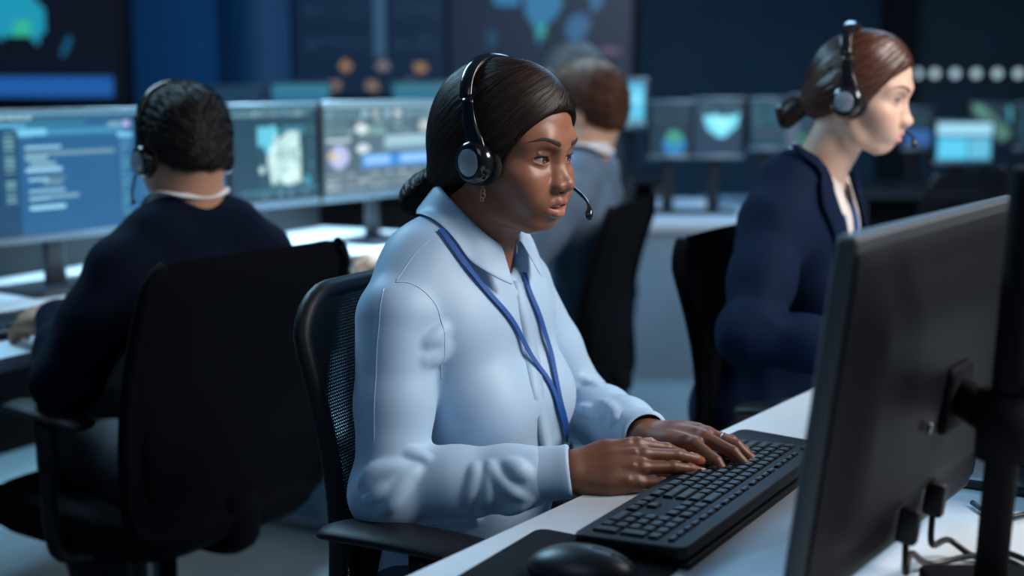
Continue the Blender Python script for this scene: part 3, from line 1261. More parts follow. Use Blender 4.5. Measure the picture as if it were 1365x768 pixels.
# ------------------------------------------------------------------ screen pictures (a grid of coloured faces)
class Paint:
    def __init__(self, w, h, bg=(.005, .01, .02)):
        self.w, self.h = w, h
        self.a = np.tile(np.array(bg, float), (h, w, 1))
        y, x = np.mgrid[0:h, 0:w]
        self.x = (x + .5) / w; self.y = (y + .5) / h

    def rect(self, x0, y0, x1, y1, c, a=1.0):
        m = (self.x >= x0) & (self.x < x1) & (self.y >= y0) & (self.y < y1)
        self.a[m] = self.a[m] * (1 - a) + np.array(c) * a
        return self

    def ell(self, cx, cy, rx, ry, c, a=1.0, soft=.0):
        d = ((self.x - cx) / rx) ** 2 + ((self.y - cy) / ry) ** 2
        m = (d < 1)[..., None] * a
        self.a = self.a * (1 - m) + np.array(c) * m
        return self

    def poly(self, pts, c, a=1.0):
        ins = np.zeros(self.x.shape, bool)
        n = len(pts)
        for i in range(n):
            x0, y0 = pts[i]; x1, y1 = pts[(i + 1) % n]
            if y0 == y1: continue
            cr = ((y0 > self.y) != (y1 > self.y)) & (self.x < (x1 - x0) * (self.y - y0) / (y1 - y0) + x0)
            ins ^= cr
        self.a[ins] = self.a[ins] * (1 - a) + np.array(c) * a
        return self

    def rows(self, x0, y0, x1, y1, n, c, fill=(.3, .9), seed=1, th=.5):
        r = np.random.default_rng(seed)
        hh = (y1 - y0) / n
        for i in range(n):
            k = r.uniform(*fill)
            self.rect(x0, y0 + i * hh, x0 + (x1 - x0) * k, y0 + i * hh + hh * th, np.array(c) * r.uniform(.7, 1.2))
        return self

    def cells(self, x0, y0, x1, y1, nx, ny, cols, seed=1, fx=.7, fy=.6, prob=.9):
        r = np.random.default_rng(seed)
        for j in range(ny):
            for i in range(nx):
                if r.random() > prob: continue
                a = x0 + (x1 - x0) * i / nx; b = y0 + (y1 - y0) * j / ny
                self.rect(a, b, a + (x1 - x0) / nx * fx, b + (y1 - y0) / ny * fy, np.array(cols[r.integers(len(cols))]) * r.uniform(.6, 1.2))
        return self


def picture(name, paint, W, H, m, parent, fr, curve=0.0, label=None):
    "paint as one mesh W x H in the x-z plane of frame fr (fr.x to the right as seen from the front, front is -y)"
    w, h = paint.w, paint.h
    xs = np.linspace(-W / 2, W / 2, w + 1); zs = np.linspace(H / 2, -H / 2, h + 1)
    X, Z = np.meshgrid(xs, zs)
    V = np.stack([X, curve * (X / W) ** 2, Z], -1).reshape(-1, 3)
    i = np.arange(h)[:, None] * (w + 1) + np.arange(w)[None]
    F = np.stack([i + w + 1, i + w + 2, i + 1, i], -1).reshape(-1, 4)
    me = bpy.data.meshes.new(name)
    o = mk(name, fr(V), F, m, parent, False, smooth=False, label=label)
    a = o.data.color_attributes.new('Col', 'FLOAT_COLOR', 'CORNER')
    c = np.ones((len(F) * 4, 4), np.float32)
    c[:, :3] = np.repeat(paint.a.reshape(-1, 3), 4, 0)
    a.data.foreach_set('color', c.ravel())
    bpy.data.meshes.remove(me)
    return o


def monitor(label, loc, rz, W, H, zc, paint, group=None, stand=True, tilt=0.0, m='screen', bezel=.008, chin=.018, depth=.03, name='monitor', desk_z=.74, base=(.24, .20), back_dark=True, stand_y=.10):
    "origin on the desk under the screen, front of the screen faces local -y"
    root = thing(name, loc, label, 'monitor', rz, group)
    R = rotm('x', -tilt)
    def tr(V): return np.asarray(V) @ R + np.array([0, 0, zc])
    V, F = box(0, depth / 2 + .002, -(chin - bezel) / 2, W + 2 * bezel, depth, H + bezel + chin, .004)
    mk('housing', tr(V), F, M['bezel'], root)
    V, F = box(0, 0, -H / 2 - chin / 2, W + 2 * bezel, .006, chin * .9, .002)
    mk('lower_bezel', tr(V), F, M['bezel_metal'], root)
    V, F = box(0, 0, H / 2 + bezel / 2, W + 2 * bezel, .006, bezel * .9, .002)
    mk('upper_bezel', tr(V), F, M['bezel_metal'], root)
    picture('screen', paint, W, H, M[m], root, lambda V: tr(V + np.array([0, .0005, 0])))
    if stand:
        V, F = box(0, stand_y, (zc) / 2, .055, .022, zc, .006)
        mk('stand_column', V, F, M['dark_metal'], root)
        V, F = rslab(base[0], base[1], .012, .02, .003, c=(0, stand_y - .02, .006))
        mk('stand_base', V, F, M['dark_metal'], root)
        V, F = box(0, stand_y / 2 + .01, zc, .08, stand_y, .08, .006)
        mk('stand_mount', V, F, M['black_plastic'], root)
    return root


# ------------------------------------------------------------------ office chair
def chair(label, loc, yaw, back_w=.47, z0=.47, z1=.95, seat_z=.47, arm_z=.68, lean=6, armr=True, group='black mesh office chairs', rec=-.22, pad_l=.27, arm_y=.27, narrow=.0, arm_x=0.0, mesh=True, chrome=False):
    root = thing('office_chair', loc, label, 'chair', math.radians(yaw), group)
    V, F = rslab(.50, .50, .075, .11, .022, c=(.03, 0, seat_z - .0375))
    mk('seat', V, F, M['chair_fabric'], root)
    # back: outline loop in local y-z, x bowed
    def bx(y, z):
        t = (z - z0) / (z1 - z0)
        return rec - math.tan(math.radians(lean)) * (z - z0) + .030 * math.sin(PI * min(1, max(0, t * 1.15 - .02))) * 1.0 + .30 * (y ** 2)
    hw = back_w / 2
    out = []
    rc = .07
    for (qy, qz, a0) in ((1, 1, 0), (-1, 1, PI / 2), (-1, -1, PI), (1, -1, 1.5 * PI)):
        cy = qy * (hw - rc); cz = (z1 - rc) if qz > 0 else (z0 + rc)
        for k in range(7):
            a = a0 + PI / 2 * k / 6
            out.append((cy + rc * math.cos(a), cz + rc * math.sin(a)))
    # densify
    ring = []
    for i in range(len(out)):
        a, b = np.array(out[i]), np.array(out[(i + 1) % len(out)])
        n = max(1, int(np.linalg.norm(b - a) / .03))
        for k in range(n):
            y, z = a + (b - a) * k / n
            t = (z - z0) / (z1 - z0)
            y *= 1 - narrow * (1 - t) ** 1.5
            ring.append((bx(y, z), y, z))
    V, F = tube(np.array(ring), .0125, 10, closed=True, up=(1, 0, 0))
    mk('back_frame', V, F, M['black_plastic' if mesh else 'chair_fabric'], root)
    ny, nz = 15, 19
    V = []
    for i in range(ny):
        for j in range(nz):
            y = -hw + back_w * i / (ny - 1); z = z0 + (z1 - z0) * j / (nz - 1)
            # keep inside rounded corners
            ay, az = abs(y) - (hw - rc), max(z - (z1 - rc), (z0 + rc) - z)
            if ay > 0 and az > 0:
                r = math.hypot(ay, az)
                if r > rc:
                    y = math.copysign(hw - rc + ay / r * rc, y)
                    z = (z1 - rc + az / r * rc) if z > (z0 + z1) / 2 else (z0 + rc - az / r * rc)
            t = (z - z0) / (z1 - z0)
            y *= 1 - narrow * (1 - t) ** 1.5
            V.append((bx(y, z) , y, z))
    mk('back_mesh' if mesh else 'backrest', V, grid_faces(ny, nz), M['chair_mesh' if mesh else 'chair_fabric'], root)
    # lumbar pad and spine
    V, F = rslab(.20, back_w * .86, .030, .05, .010)
    V = V @ rotm('y', 90) + np.array([rec + .022, 0, z0 + .15])
    mk('lumbar_pad', V, F, M['chair_fabric'], root)
    sp = spline([(-.05, 0, seat_z - .10), (rec - .045, 0, seat_z - .07), (rec - .06, 0, z0 + .10), (rec - .045, 0, z0 + .30)] if mesh else [(-.05, 0, seat_z - .10), (rec + .02, 0, seat_z - .09), (rec - .0, 0, z0 - .01), (rec + .005, 0, z0 + .04)], 16)
    V, F = tube(sp, .020, 12, flat=2.0, up=(1, 0, 0))
    mk('back_spine', V, F, M['black_plastic' if mesh else 'chair_fabric'], root)
    for s in ((1, -1) if armr else (1,)):
        pr = spline([(arm_x - .115, arm_y * s, arm_z - .006), (arm_x - .08, arm_y * s, arm_z), (arm_x + .02, (arm_y - .006) * s, arm_z + .004), (arm_x + .11, (arm_y - .025) * s, arm_z - .004), (arm_x - .115 + pad_l, (arm_y - .05) * s, arm_z - .018)], 22)
        rr = .040 * np.sin(np.linspace(.42, PI - .42, 22)) ** .5
        V, F = tube(pr, rr, 16, flat=.30, up=(0, 1, 0))
        arm = mk('armrest', V, F, M['black_plastic'], root)
        V, F = tube([(-.01, arm_y * s, arm_z - .01), (-.01, arm_y * s, arm_z - .10)], [.024, .022], 14, flat=.8)
        mk('arm_sleeve', V, F, M['black_plastic'], arm)
        V, F = tube(spline([(-.01, arm_y * s, arm_z - .08), (-.01, arm_y * s, seat_z - .02), (-.01, (arm_y - .03) * s, seat_z - .08), (-.01, .10 * s, seat_z - .09)], 14), .015, 12)
        mk('arm_post', V, F, M['metal' if chrome else 'black_plastic'], arm)
    V, F = lathe([(.05, seat_z - .10), (.05, seat_z - .075), (.0, seat_z - .075)], (0, 0, 0), (0, 0, 1), 20)
    mk('tilt_housing', V, F, M['black_plastic'], root)
    V, F = lathe([(.028, .07), (.028, .24), (.018, .245), (.018, seat_z - .09)], (0, 0, 0), (0, 0, 1), 20)
    mk('gas_column', V, F, M['black_plastic'], root)
    for k in range(5):
        a = 2 * PI * k / 5 + .3
        d = np.array([math.cos(a), math.sin(a), 0])
        V, F = tube(spline([d * .02 + (0, 0, .115), d * .15 + (0, 0, .105), d * .29 + (0, 0, .078)], 8), [.026, .025, .023, .021, .019, .018, .016, .015], 10, flat=1.0)
        lg = mk('base_leg', V, F, M['black_plastic'], root)
        c = d * .285 + np.array([0, 0, .028])
        t = np.array([-d[1], d[0], 0])
        parts = [lathe([(.020, -.022), (.027, -.020), (.028, -.010), (.026, -.003)], c, t, 18), lathe([(.026, .003), (.028, .010), (.027, .020), (.020, .022)], c, t, 18)]
        V, F = merge(parts)
        mk('castor', V, F, M['black_plastic'], lg)
    return root


# ------------------------------------------------------------------ the room
def struct(name, V, F, m, **k):
    o = mk(name, V, F, m, None, smooth=False, **k)
    o['kind'] = 'structure'
    return o


V, F = box(0, 5, -.05, 16, 14, .10)
struct('floor', V, F, M['floor'])
V, F = box(0, 9.6, 1.7, 16, .10, 3.6)
struct('wall_back', V, F, M['wall'])
# teal recess wall on the right and the pillar beside it
xa, xb = P(1180, 60, 9.4)[0], P(1216, 60, 9.4)[0]
V, F = box((xa + xb) / 2, 9.42, 1.7, xb - xa, .30, 3.6, .01)
struct('trim_1', V, F, M['dark_suit'])
V, F = box((xb + 8) / 2, 9.52, 1.7, 8 - xb, .06, 3.6)
struct('wall_right', V, F, M['wall_teal'])

YW = 9.40


def wall_box(u0, v0, u1, v1, d, th=.06):
    a, b = P(u0, v0, d), P(u1, v1, d)
    return a, b


def wall_screen(label, u0, u1, z0, z1, d, paint, cat='screen', name='wall_screen', strength='screen_dim', bez=.05, group=None):
    xa, xb = P(u0, 60, d)[0], P(u1, 60, d)[0]
    root = thing(name, ((xa + xb) / 2, d, z0), label, cat, 0, group)
    W, H = xb - xa, z1 - z0
    V, F = box(0, .06, H / 2, W + 2 * bez, .10, H + 2 * bez, .01)
    mk('housing', V, F, M['bezel'], root)
    picture('screen', paint, W, H, M[strength], root, lambda V: V + np.array([0, .0, H / 2]))
    return root


def zpx(v, d): return P(682, v, d)[2]


# left wall screen: cyan map of a continent, blue bar at the bottom
p = Paint(64, 72, (.004, .006, .014))
# the frame bottom lies at v=130, the picture continues above the photograph
W0, W1 = zpx(129, 8.6), 3.0
def vy(v): return 1 - (zpx(v, 8.6) - W0) / (W1 - W0)
p.rect(0, vy(104), .975, vy(128), (.015, .115, .42))
ux = lambda u: (u + 150) / 308.0
p.poly([(ux(-30), vy(-30)), (ux(40), vy(-12)), (ux(60), vy(10)), (ux(62), vy(38)), (ux(50), vy(58)), (ux(40), vy(50)), (ux(20), vy(46)), (ux(0), vy(52)), (ux(-30), vy(40))], (.015, .33, .50))
p.poly([(ux(15), vy(30)), (ux(42), vy(28)), (ux(44), vy(46)), (ux(20), vy(48))], (.04, .50, .33))
p.poly([(ux(90), vy(50)), (ux(97), vy(52)), (ux(84), vy(76)), (ux(78), vy(72))], (.01, .12, .26))
p.rows(.55, .1, .9, .55, 9, (.006, .014, .03), seed=4)
wall_screen('large wall screen at upper left with cyan landmass map and blue bottom bar', -150, 158, W0, W1, 8.6, p)
# lit blue wall panel
V, F = box(0, .05, 0, P(385, 60, 9.3)[0] - P(178, 60, 9.3)[0], .10, 3.1, .01)
bp_ = thing('light_panel', ((P(385, 60, 9.3)[0] + P(178, 60, 9.3)[0]) / 2, 9.3, 1.75), 'plain glowing blue glass wall panel between the dark wall screens', 'panel')
pw = P(385, 60, 9.3)[0] - P(178, 60, 9.3)[0]
mk('frame', V, F, M['bezel'], bp_)
pp = Paint(48, 8)
xx = pp.x[0]
g = .35 + .45 * xx + .65 * np.exp(-((xx - .88) / .13) ** 2) - .12 * np.exp(-((xx - .55) / .06) ** 2)
pp.a[:] = np.array([.006, .048, .165])[None, None] * g[None, :, None] + np.array([.022, .035, .03]) * np.exp(-((xx - .88) / .12) ** 2)[None, :, None]
picture('glass', pp, pw, 3.0, M['screen'], bp_, lambda V: V)
# dark column display with orange dots
W0 = zpx(128, 9.3)
p = Paint(80, 90, (.004, .018, .048))
def vy(v): return 1 - (zpx(v, 9.3) - W0) / (3.0 - W0)
ux = lambda u: (u - 392) / 203.0
for k, u in enumerate((410, 425, 440, 455, 470, 485, 500, 530, 545, 560, 575)):
    p.rows(ux(u), vy(0), ux(u + 9), vy(70), 16, (.012, .040, .085), (.3, 1), seed=k)
p.rect(ux(499), vy(-60), ux(515), vy(78), (.035, .10, .19))
for u, v, c in ((460, 88, (.34, .20, .11)), (510, 88, (.20, .18, .20)), (560, 90, (.34, .20, .11)), (445, 113, (.24, .18, .15)), (495, 115, (.26, .19, .13)), (545, 112, (.10, .12, .13))):
    p.ell(ux(u), vy(v), .042, .018, c)
p.rect(ux(392), vy(114), ux(440), vy(126), (.02, .14, .24))
p.rect(ux(520), vy(114), ux(590), vy(126), (.02, .13, .22))
wall_screen('dark blue wall screen with data columns and round orange dots', 392, 595, W0, 3.0, 9.3, p)
# world map display
p = Paint(110, 90, (.010, .022, .050))
ux = lambda u: (u - 600) / 240.0
C1, C2 = (.03, .19, .38), (.03, .13, .28)
p.poly([(ux(655), vy(-10)), (ux(690), vy(-20)), (ux(692), vy(8)), (ux(670), vy(10)), (ux(658), vy(4))], C1)
p.poly([(ux(697), vy(-20)), (ux(745), vy(-25)), (ux(748), vy(8)), (ux(738), vy(24)), (ux(728), vy(30)), (ux(722), vy(52)), (ux(716), vy(62)), (ux(712), vy(40)), (ux(700), vy(20))], C1)
p.poly([(ux(714), vy(32)), (ux(728), vy(32)), (ux(726), vy(48)), (ux(716), vy(50))], (.04, .34, .30))
p.poly([(ux(760), vy(22)), (ux(775), vy(16)), (ux(786), vy(30)), (ux(780), vy(46)), (ux(768), vy(60)), (ux(754), vy(50)), (ux(752), vy(34))], C2)
p.poly([(ux(782), vy(-20)), (ux(806), vy(-20)), (ux(800), vy(8)), (ux(786), vy(20))], C2)
p.poly([(ux(648), vy(40)), (ux(664), vy(40)), (ux(660), vy(60)), (ux(650), vy(64))], (.015, .06, .13))
p.ell(ux(812), vy(68), .055, .016, (.11, .08, .16))
wall_screen('dark wall screen showing a blue world map', 600, 842, W0, 3.0, 9.3, p)
# round lamps
for k, u in enumerate((1222, 1245, 1272, 1300, 1328, 1356)):
    c = P(u, 98, 9.46)
    t = thing('wall_lamp', (c[0], c[1], c[2]), ['round white wall lamp touching the right woman\'s forehead in view', 'round white wall lamp first clear of the right woman\'s face',
              'round white wall lamp second clear of the right woman\'s face', 'round white wall lamp in the middle of the right end row', 'round white wall lamp next to last at the right',
              'round white wall lamp nearest the right photo edge'][k], 'lamp', 0, 'row of round wall lamps')
    V, F = lathe([(.036, 0), (.038, -.01), (.036, -.02), (.033, -.02)], (0, 0, 0), (0, 1, 0), 24)
    mk('rim', V, F, M['grey_metal'], t)
    V, F = lathe([(.033, -.018), (.029, -.026), (.001, -.030)], (0, 0, 0), (0, 1, 0), 24)
    mk('diffuser', V, F, mat('lamp_diffuser', (.30, .42, .48), .5, emit=1.3), t)


# ------------------------------------------------------------------ desks
def desk(label, e0, e1, depth, top_z, side, th=.028, legs=True, panel=None, mtop='desk', name='desk', group=None, leg_us=None):
    "front edge runs e0 -> e1 (xy); the top extends to the left (side=+1) or right (side=-1) of that direction"
    e0 = np.array(e0[:2], float); e1 = np.array(e1[:2], float)
    d = e1 - e0; L = np.linalg.norm(d); d = d / L
    n = np.array([-d[1], d[0]]) * side
    c = (e0 + e1) / 2 + n * depth / 2
    root = thing(name, (c[0], c[1], 0), label, 'desk', math.atan2(d[1], d[0]), group)
    sg = side
    V, F = rslab(L, depth, th, .012, .002, c=(0, 0, top_z - th / 2))
    mk('tabletop', V, F, M[mtop], root)
    if panel:
        V, F = box(0, sg * panel[0], (panel[1] + top_z - th) / 2, L - .02, .02, top_z - th - panel[1], .002)
        mk('modesty_panel', V, F, M[panel[2]], root)
    if legs:
        for u in (leg_us or (-L / 2 + .08, 0, L / 2 - .08)):
            for v in (-depth / 2 + .07, depth / 2 - .07):
                V, F = box(u, v, (top_z - th) / 2, .045, .045, top_z - th, .004)
                mk('leg', V, F, M['grey_metal'], root)
            V, F = box(u, 0, .012, .05, depth - .06, .024, .004)
            mk('foot_rail', V, F, M['grey_metal'], root)
    return root, d, n


# desk A: the main woman's desk
A0, A1 = PZ(540, 768, .74), PZ(1100, 510, .74)
dA = nrm((A1 - A0)[:2])
deskA, dA, nA = desk('long white desk in the foreground under the keyboard and near monitor', A0[:2] - dA * .75, A0[:2] + dA * 2.35, .80, .74, -1)
# desk B: the second row
B0, B1 = PZ(0, 478, .74), PZ(470, 372, .74)
dB = nrm((B1 - B0)[:2])
deskB, dB, nB = desk('long white desk of the second row under three lit monitors', B0[:2] - dB * .55, B0[:2] + dB * 2.10, .82, .74, 1, panel=(.34, .30, 'desk_dark'), leg_us=(-1.0, -.30, .45, 1.15))
V, F = box(0, .403, .80, 2.6, .012, .20, .003)
mk('rear_screen_panel', V, F, M['desk_dark'], deskB)
# ------------------------------------------------------------------ monitors on desk B
def edge_monitor(label, u0, d0, u1, d1, zt, zb, paint, **k):
    a, b = P(u0, 150, d0), P(u1, 150, d1)
    a, b = a[:2], b[:2]
    W = np.linalg.norm(b - a)
    c = (a + b) / 2
    rz = math.atan2(b[1] - a[1], b[0] - a[0])
    H = zt - zb
    return monitor(label, (c[0], c[1], .74), rz, W - .016, H - .026, (zt + zb) / 2 + .005 - .74, paint, **k)


# left: code editor
p = Paint(180, 84, (.010, .085, .21))
_X0, _X1 = P(-185, 150, 2.74), P(301, 150, 3.56)


def fx(u):
    k = (u - 682.5) / FPX * 1.0
    return (k * _X0[1] - _X0[0]) / ((_X1[0] - _X0[0]) - k * (_X1[1] - _X0[1]))


def R_(u0, v0, u1, v1, c, a=1.0): p.rect(fx(u0), (v0 - 149) / 155, fx(u1), (v1 - 149) / 155, c, a)


p.rect(0, 0, 1, .03, (.07, .20, .30)); p.rect(0, .03, 1, .06, (.02, .09, .16)); p.rect(0, .06, 1, .085, (.004, .03, .07))
for k in range(4): p.ell(fx(5 + 12 * k), .045, .012, .02, (.20, .36, .42))
R_(-200, 161, 38, 168, (.07, .30, .46)); R_(38, 160, 118, 166, (.02, .16, .25)); R_(118, 156, 170, 162, (.012, .08, .17))
R_(22, 170, 170, 178, (.035, .20, .34)); R_(22, 170, 64, 178, (.13, .44, .62)); R_(148, 163, 166, 170, (.16, .30, .38)); R_(168, 162, 178, 172, (.30, .32, .55))
R_(22, 178, 46, 181, (.06, .24, .34))
R_(-200, 172, 27, 310, (.005, .045, .11))
for k, v in enumerate(range(174, 262, 6)):
    if k != 9: R_(5, v, 22, v + 3.4, np.array((.10, .23, .26)) * (1.2 - .05 * (k % 5)))
for u0, v0, u1, c in ((34, 191, 83, 1), (34, 199, 155, .5), (36, 205, 66, .7), (40, 212, 76, .7), (36, 220, 85, 1), (66, 230, 90, .35), (38, 232, 66, .95), (58, 236, 84, .5), (38, 246, 86, .9), (38, 256, 66, 1), (66, 255, 106, .6), (38, 268, 88, 1.05)):
    R_(u0, v0, u1, v0 + 4.6, np.array((.22, .46, .60)) * c)
R_(64, 206, 64, 210, (.1, .3, .4))
R_(160, 178, 163, 300, (.008, .06, .15)); R_(161, 178, 180, 184, (.16, .46, .66))
for k, v in enumerate(range(188, 285, 8)): R_(164, v, 178 - 4 * (k % 3), v + 4, (.05, .20, .30))
p.rows(fx(190), .2, .97, .9, 12, (.03, .14, .26), (.3, .9), 8)
edge_monitor('widescreen monitor at far left showing blue code editor lines', -185, 2.74, 301, 3.56, 1.180, .868, p, group=None, tilt=0, stand_y=.08, base=(.26, .20))
# middle: grey-white terrain map
p = Paint(84, 56, (.012, .045, .075))
p.rect(0, 0, 1, .05, (.05, .13, .18)); p.rows(.02, .07, .95, .14, 1, (.10, .20, .24), (.9, 1))
p.cells(.25, .06, .9, .13, 9, 1, [(.18, .30, .34), (.08, .18, .24)], 3)
p.rect(.30, .22, .88, .86, (.015, .06, .085))
p.rect(.58, .22, .86, .30, (.03, .17, .23))
p.poly([(.30, .22), (.50, .20), (.55, .28), (.47, .42), (.42, .55), (.36, .40), (.30, .42)], (.10, .44, .56))
p.poly([(.50, .38), (.66, .26), (.78, .28), (.80, .50), (.82, .80), (.66, .84), (.55, .80), (.45, .82), (.42, .66), (.40, .54)], (.42, .60, .60))
for k in range(26):
    r = np.random.default_rng(k)
    x, y = .45 + .32 * r.random(), .34 + .46 * r.random()
    p.ell(x, y, .012 + .03 * r.random(), .02 + .05 * r.random(), np.array((.62, .80, .78)) if k % 2 else np.array((.16, .34, .36)), .75)
p.rect(.80, .30, .86, .78, (.012, .05, .07)); p.rows(.90, .2, .98, .9, 12, (.05, .14, .17), (.4, 1), 3)
p.rect(.1, .87, 1, .90, (.05, .20, .30)); p.cells(.1, .91, .95, .98, 14, 1, [(.12, .22, .24), (.05, .12, .14)], 4)
p.ell(.88, .80, .03, .05, (.05, .30, .44)); p.ell(.34, .66, .035, .035, (.45, .60, .62))
edge_monitor('middle monitor of the second row showing grey white terrain map', 303, 3.57, 424, 3.87, 1.183, .888, p, stand_y=.08)
# right: dashboard
p = Paint(96, 60, (.075, .13, .17))
p.rect(0, 0, 1, .045, (.20, .34, .42)); p.rect(0, .045, 1, .06, (.03, .07, .10))
p.cells(.02, .08, .98, .17, 11, 1, [(.25, .45, .60), (.42, .50, .52), (.10, .24, .30)], 7, .6, .8)
p.cells(.02, .19, .98, .36, 13, 3, [(.12, .22, .24), (.20, .34, .32), (.05, .10, .13), (.05, .11, .15)], 8)
p.rect(.22, .08, .235, .9, (.03, .06, .08)); p.cells(.26, .27, .48, .37, 6, 1, [(.18, .38, .36), (.26, .42, .36)], 2, .8, .8)
p.rect(.02, .38, .20, .42, (.45, .55, .58)); p.rect(.03, .43, .19, .70, (.05, .09, .12))
p.ell(.11, .58, .075, .13, (.36, .40, .62)); p.ell(.10, .58, .03, .05, (.52, .50, .52)); p.ell(.055, .56, .02, .05, (.45, .34, .20))
p.rect(.46, .36, .82, .52, (.20, .38, .46)); p.rect(.46, .42, .82, .45, (.34, .48, .54)); p.rect(.50, .38, .78, .40, (.36, .50, .56))
p.ell(.29, .50, .05, .05, (.50, .60, .66)); p.ell(.28, .28, .05, .05, (.55, .62, .66))
p.rect(.28, .56, .90, .72, (.04, .20, .52)); p.rect(.30, .58, .50, .69, (.22, .45, .80)); p.rect(.58, .58, .86, .69, (.22, .46, .80))
p.cells(.02, .76, .98, .96, 17, 3, [(.36, .40, .40), (.14, .20, .24), (.24, .30, .32)], 12, .75, .7, .95)
p.ell(.80, .27, .06, .07, (.40, .42, .44))
edge_monitor('right monitor of the second row showing a busy grey dashboard', 428, 3.88, 600, 4.38, 1.186, .885, p, stand_y=.08)


# ------------------------------------------------------------------ keyboards
U = .0190
LAY = [  # (row y, start x, list of widths with gaps as negatives, legends)
    (5, [1, -1, 1, 1, 1, 1, -.5, 1, 1, 1, 1, -.5, 1, 1, 1, 1, -.25, 1, 1, 1, -.25, 1, 1, 1, 1], ['Esc', 'F1', 'F2', 'F3', 'F4', 'F5', 'F6', 'F7', 'F8', 'F9', 'F10', 'F11', 'F12']),
    (3.75, [1] * 13 + [2, -.25, 1, 1, 1, -.25, 1, 1, 1, 1], list('`1234567890-=') + ['', '', '', '', '', '/', '*', '-']),
    (2.75, [1.5] + [1] * 12 + [1.5, -.25, 1, 1, 1, -.25, 1, 1, 1, (1, 2)], ['Tab'] + list('QWERTYUIOP[]') + ['', '', '', '', '7', '8', '9', '+']),
    (1.75, [1.75] + [1] * 11 + [2.25, -3.5, 1, 1, 1], ['Caps'] + list("ASDFGHJKL;'") + ['Enter', '4', '5', '6']),
    (.75, [2.25] + [1] * 10 + [2.75, -1.25, 1, -1.25, 1, 1, 1, (1, 2)], ['Shift'] + list('ZXCVBNM,./') + ['Shift', '', '1', '2', '3', '']),
    (-.25, [1.25, 1.25, 1.25, 6.25, 1.25, 1.25, 1.25, 1.25, -.25, 1, 1, 1, -.25, 2, 1], ['Ctrl', '', 'Alt', '', 'Alt', '', '', 'Ctrl', '', '', '', '0', '.'])]


_glyphs = {}


def glyph(t):
    "flat mesh of a key legend"
    if t not in _glyphs:
        tc = bpy.data.curves.new('legend', 'FONT')
        tc.body = t; tc.size = .0056 if len(t) == 1 else .0038
        tc.resolution_u = 2
        ob = bpy.data.objects.new('legend', tc)
        me = ob.to_mesh()
        _glyphs[t] = (np.array([v.co[:] for v in me.vertices]).reshape(-1, 3), [list(f.vertices) for f in me.polygons])
        ob.to_mesh_clear()
        bpy.data.objects.remove(ob); bpy.data.curves.remove(tc)
    return _glyphs[t]


def keyboard(label, c, rz, legends=True, detail=True, z=.74, dk=1.0):
    root = thing('keyboard', (c[0], c[1], z), label, 'keyboard', rz)
    V, F = rslab(.452, .158 * dk, .016, .010, .003, c=(0, 0, .010))
    V[:, 2] += (V[:, 1] + .079) * .055
    mk('key_tray', V, F, M['black_plastic'], root)
    V, F = box(0, .074 * dk, .004, .44, .012, .008, .002)
    mk('rear_rail', V, F, M['black_plastic'], root)
    cache = {}
    prints = []
    tot = 22.5
    for yrow, ws, lg in LAY:
        x = -tot / 2
        li = 0
        for w_ in ws:
            tall = 1
            if isinstance(w_, tuple): w_, tall = w_
            if w_ < 0:
                x += -w_; continue
            if not detail and tall == 2: pass
            kx = (x + w_ / 2) * U
            ky = (yrow - 2.38 - (tall - 1) / 2) * U * 1.03 * dk
            kz = .0185 + (ky + .079) * .055
            hh = .62 if yrow == 5 else 1
            key = (w_, tall, hh)
            if key not in cache:
                W_, H_ = w_ * U - .0016, tall * U * hh * dk - .0017
                bm = bmesh.new()
                bmesh.ops.create_cube(bm, size=1)
                for v_ in bm.verts:
                    top = v_.co.z > 0
                    v_.co.x *= W_ - (.0030 if top else 0)
                    v_.co.y *= H_ - (.0030 if top else 0)
                    v_.co.z *= .0052
                bmesh.ops.bevel(bm, geom=[e for e in bm.edges if all(v_.co.z > 0 for v_ in e.verts)] + [e for e in bm.edges if abs(e.verts[0].co.z - e.verts[1].co.z) > .001], offset=.0009, segments=2, affect='EDGES')
                me = bpy.data.meshes.new('key')
                bm.to_mesh(me); bm.free()
                for pl in me.polygons: pl.use_smooth = False
                me.materials.append(M['key'])
                cache[key] = me
            k = bpy.data.objects.new('key', cache[key])
            COL.objects.link(k); k.parent = root
            k.location = (kx, ky, kz)
            k.rotation_euler = (math.atan(.055), 0, 0)
            if legends and li < len(lg) and lg[li]:
                V, F = glyph(lg[li])
                c_, s_ = math.cos(math.atan(.055)), math.sin(math.atan(.055))
                V = V + np.array([-min(w_ * U, .019) / 2 + .0040, -.0005 if hh == 1 else -.0012, .00275])
                V = np.stack([V[:, 0], V[:, 1] * c_ - V[:, 2] * s_, V[:, 1] * s_ + V[:, 2] * c_], 1) + np.array([kx, ky, kz])
                prints.append((V, F))
            li += 1
            x += w_
    if prints:
        V, F = merge(prints)
        mk('key_legends', V, F, M['legend'], root, smooth=False, kind='stuff')
    return root


# main keyboard: local x is the typist's right (towards the camera), local y away from her
kc = np.array([.240, 1.520]); KB_YAW = math.radians(-121.6)
kb_main = keyboard('black full-size keyboard under the typing hands on the white desk', kc, KB_YAW, dk=.84)


# mouse and pads
def on_desk(u, v, z=.74): return PZ(u, v, z)[:2]


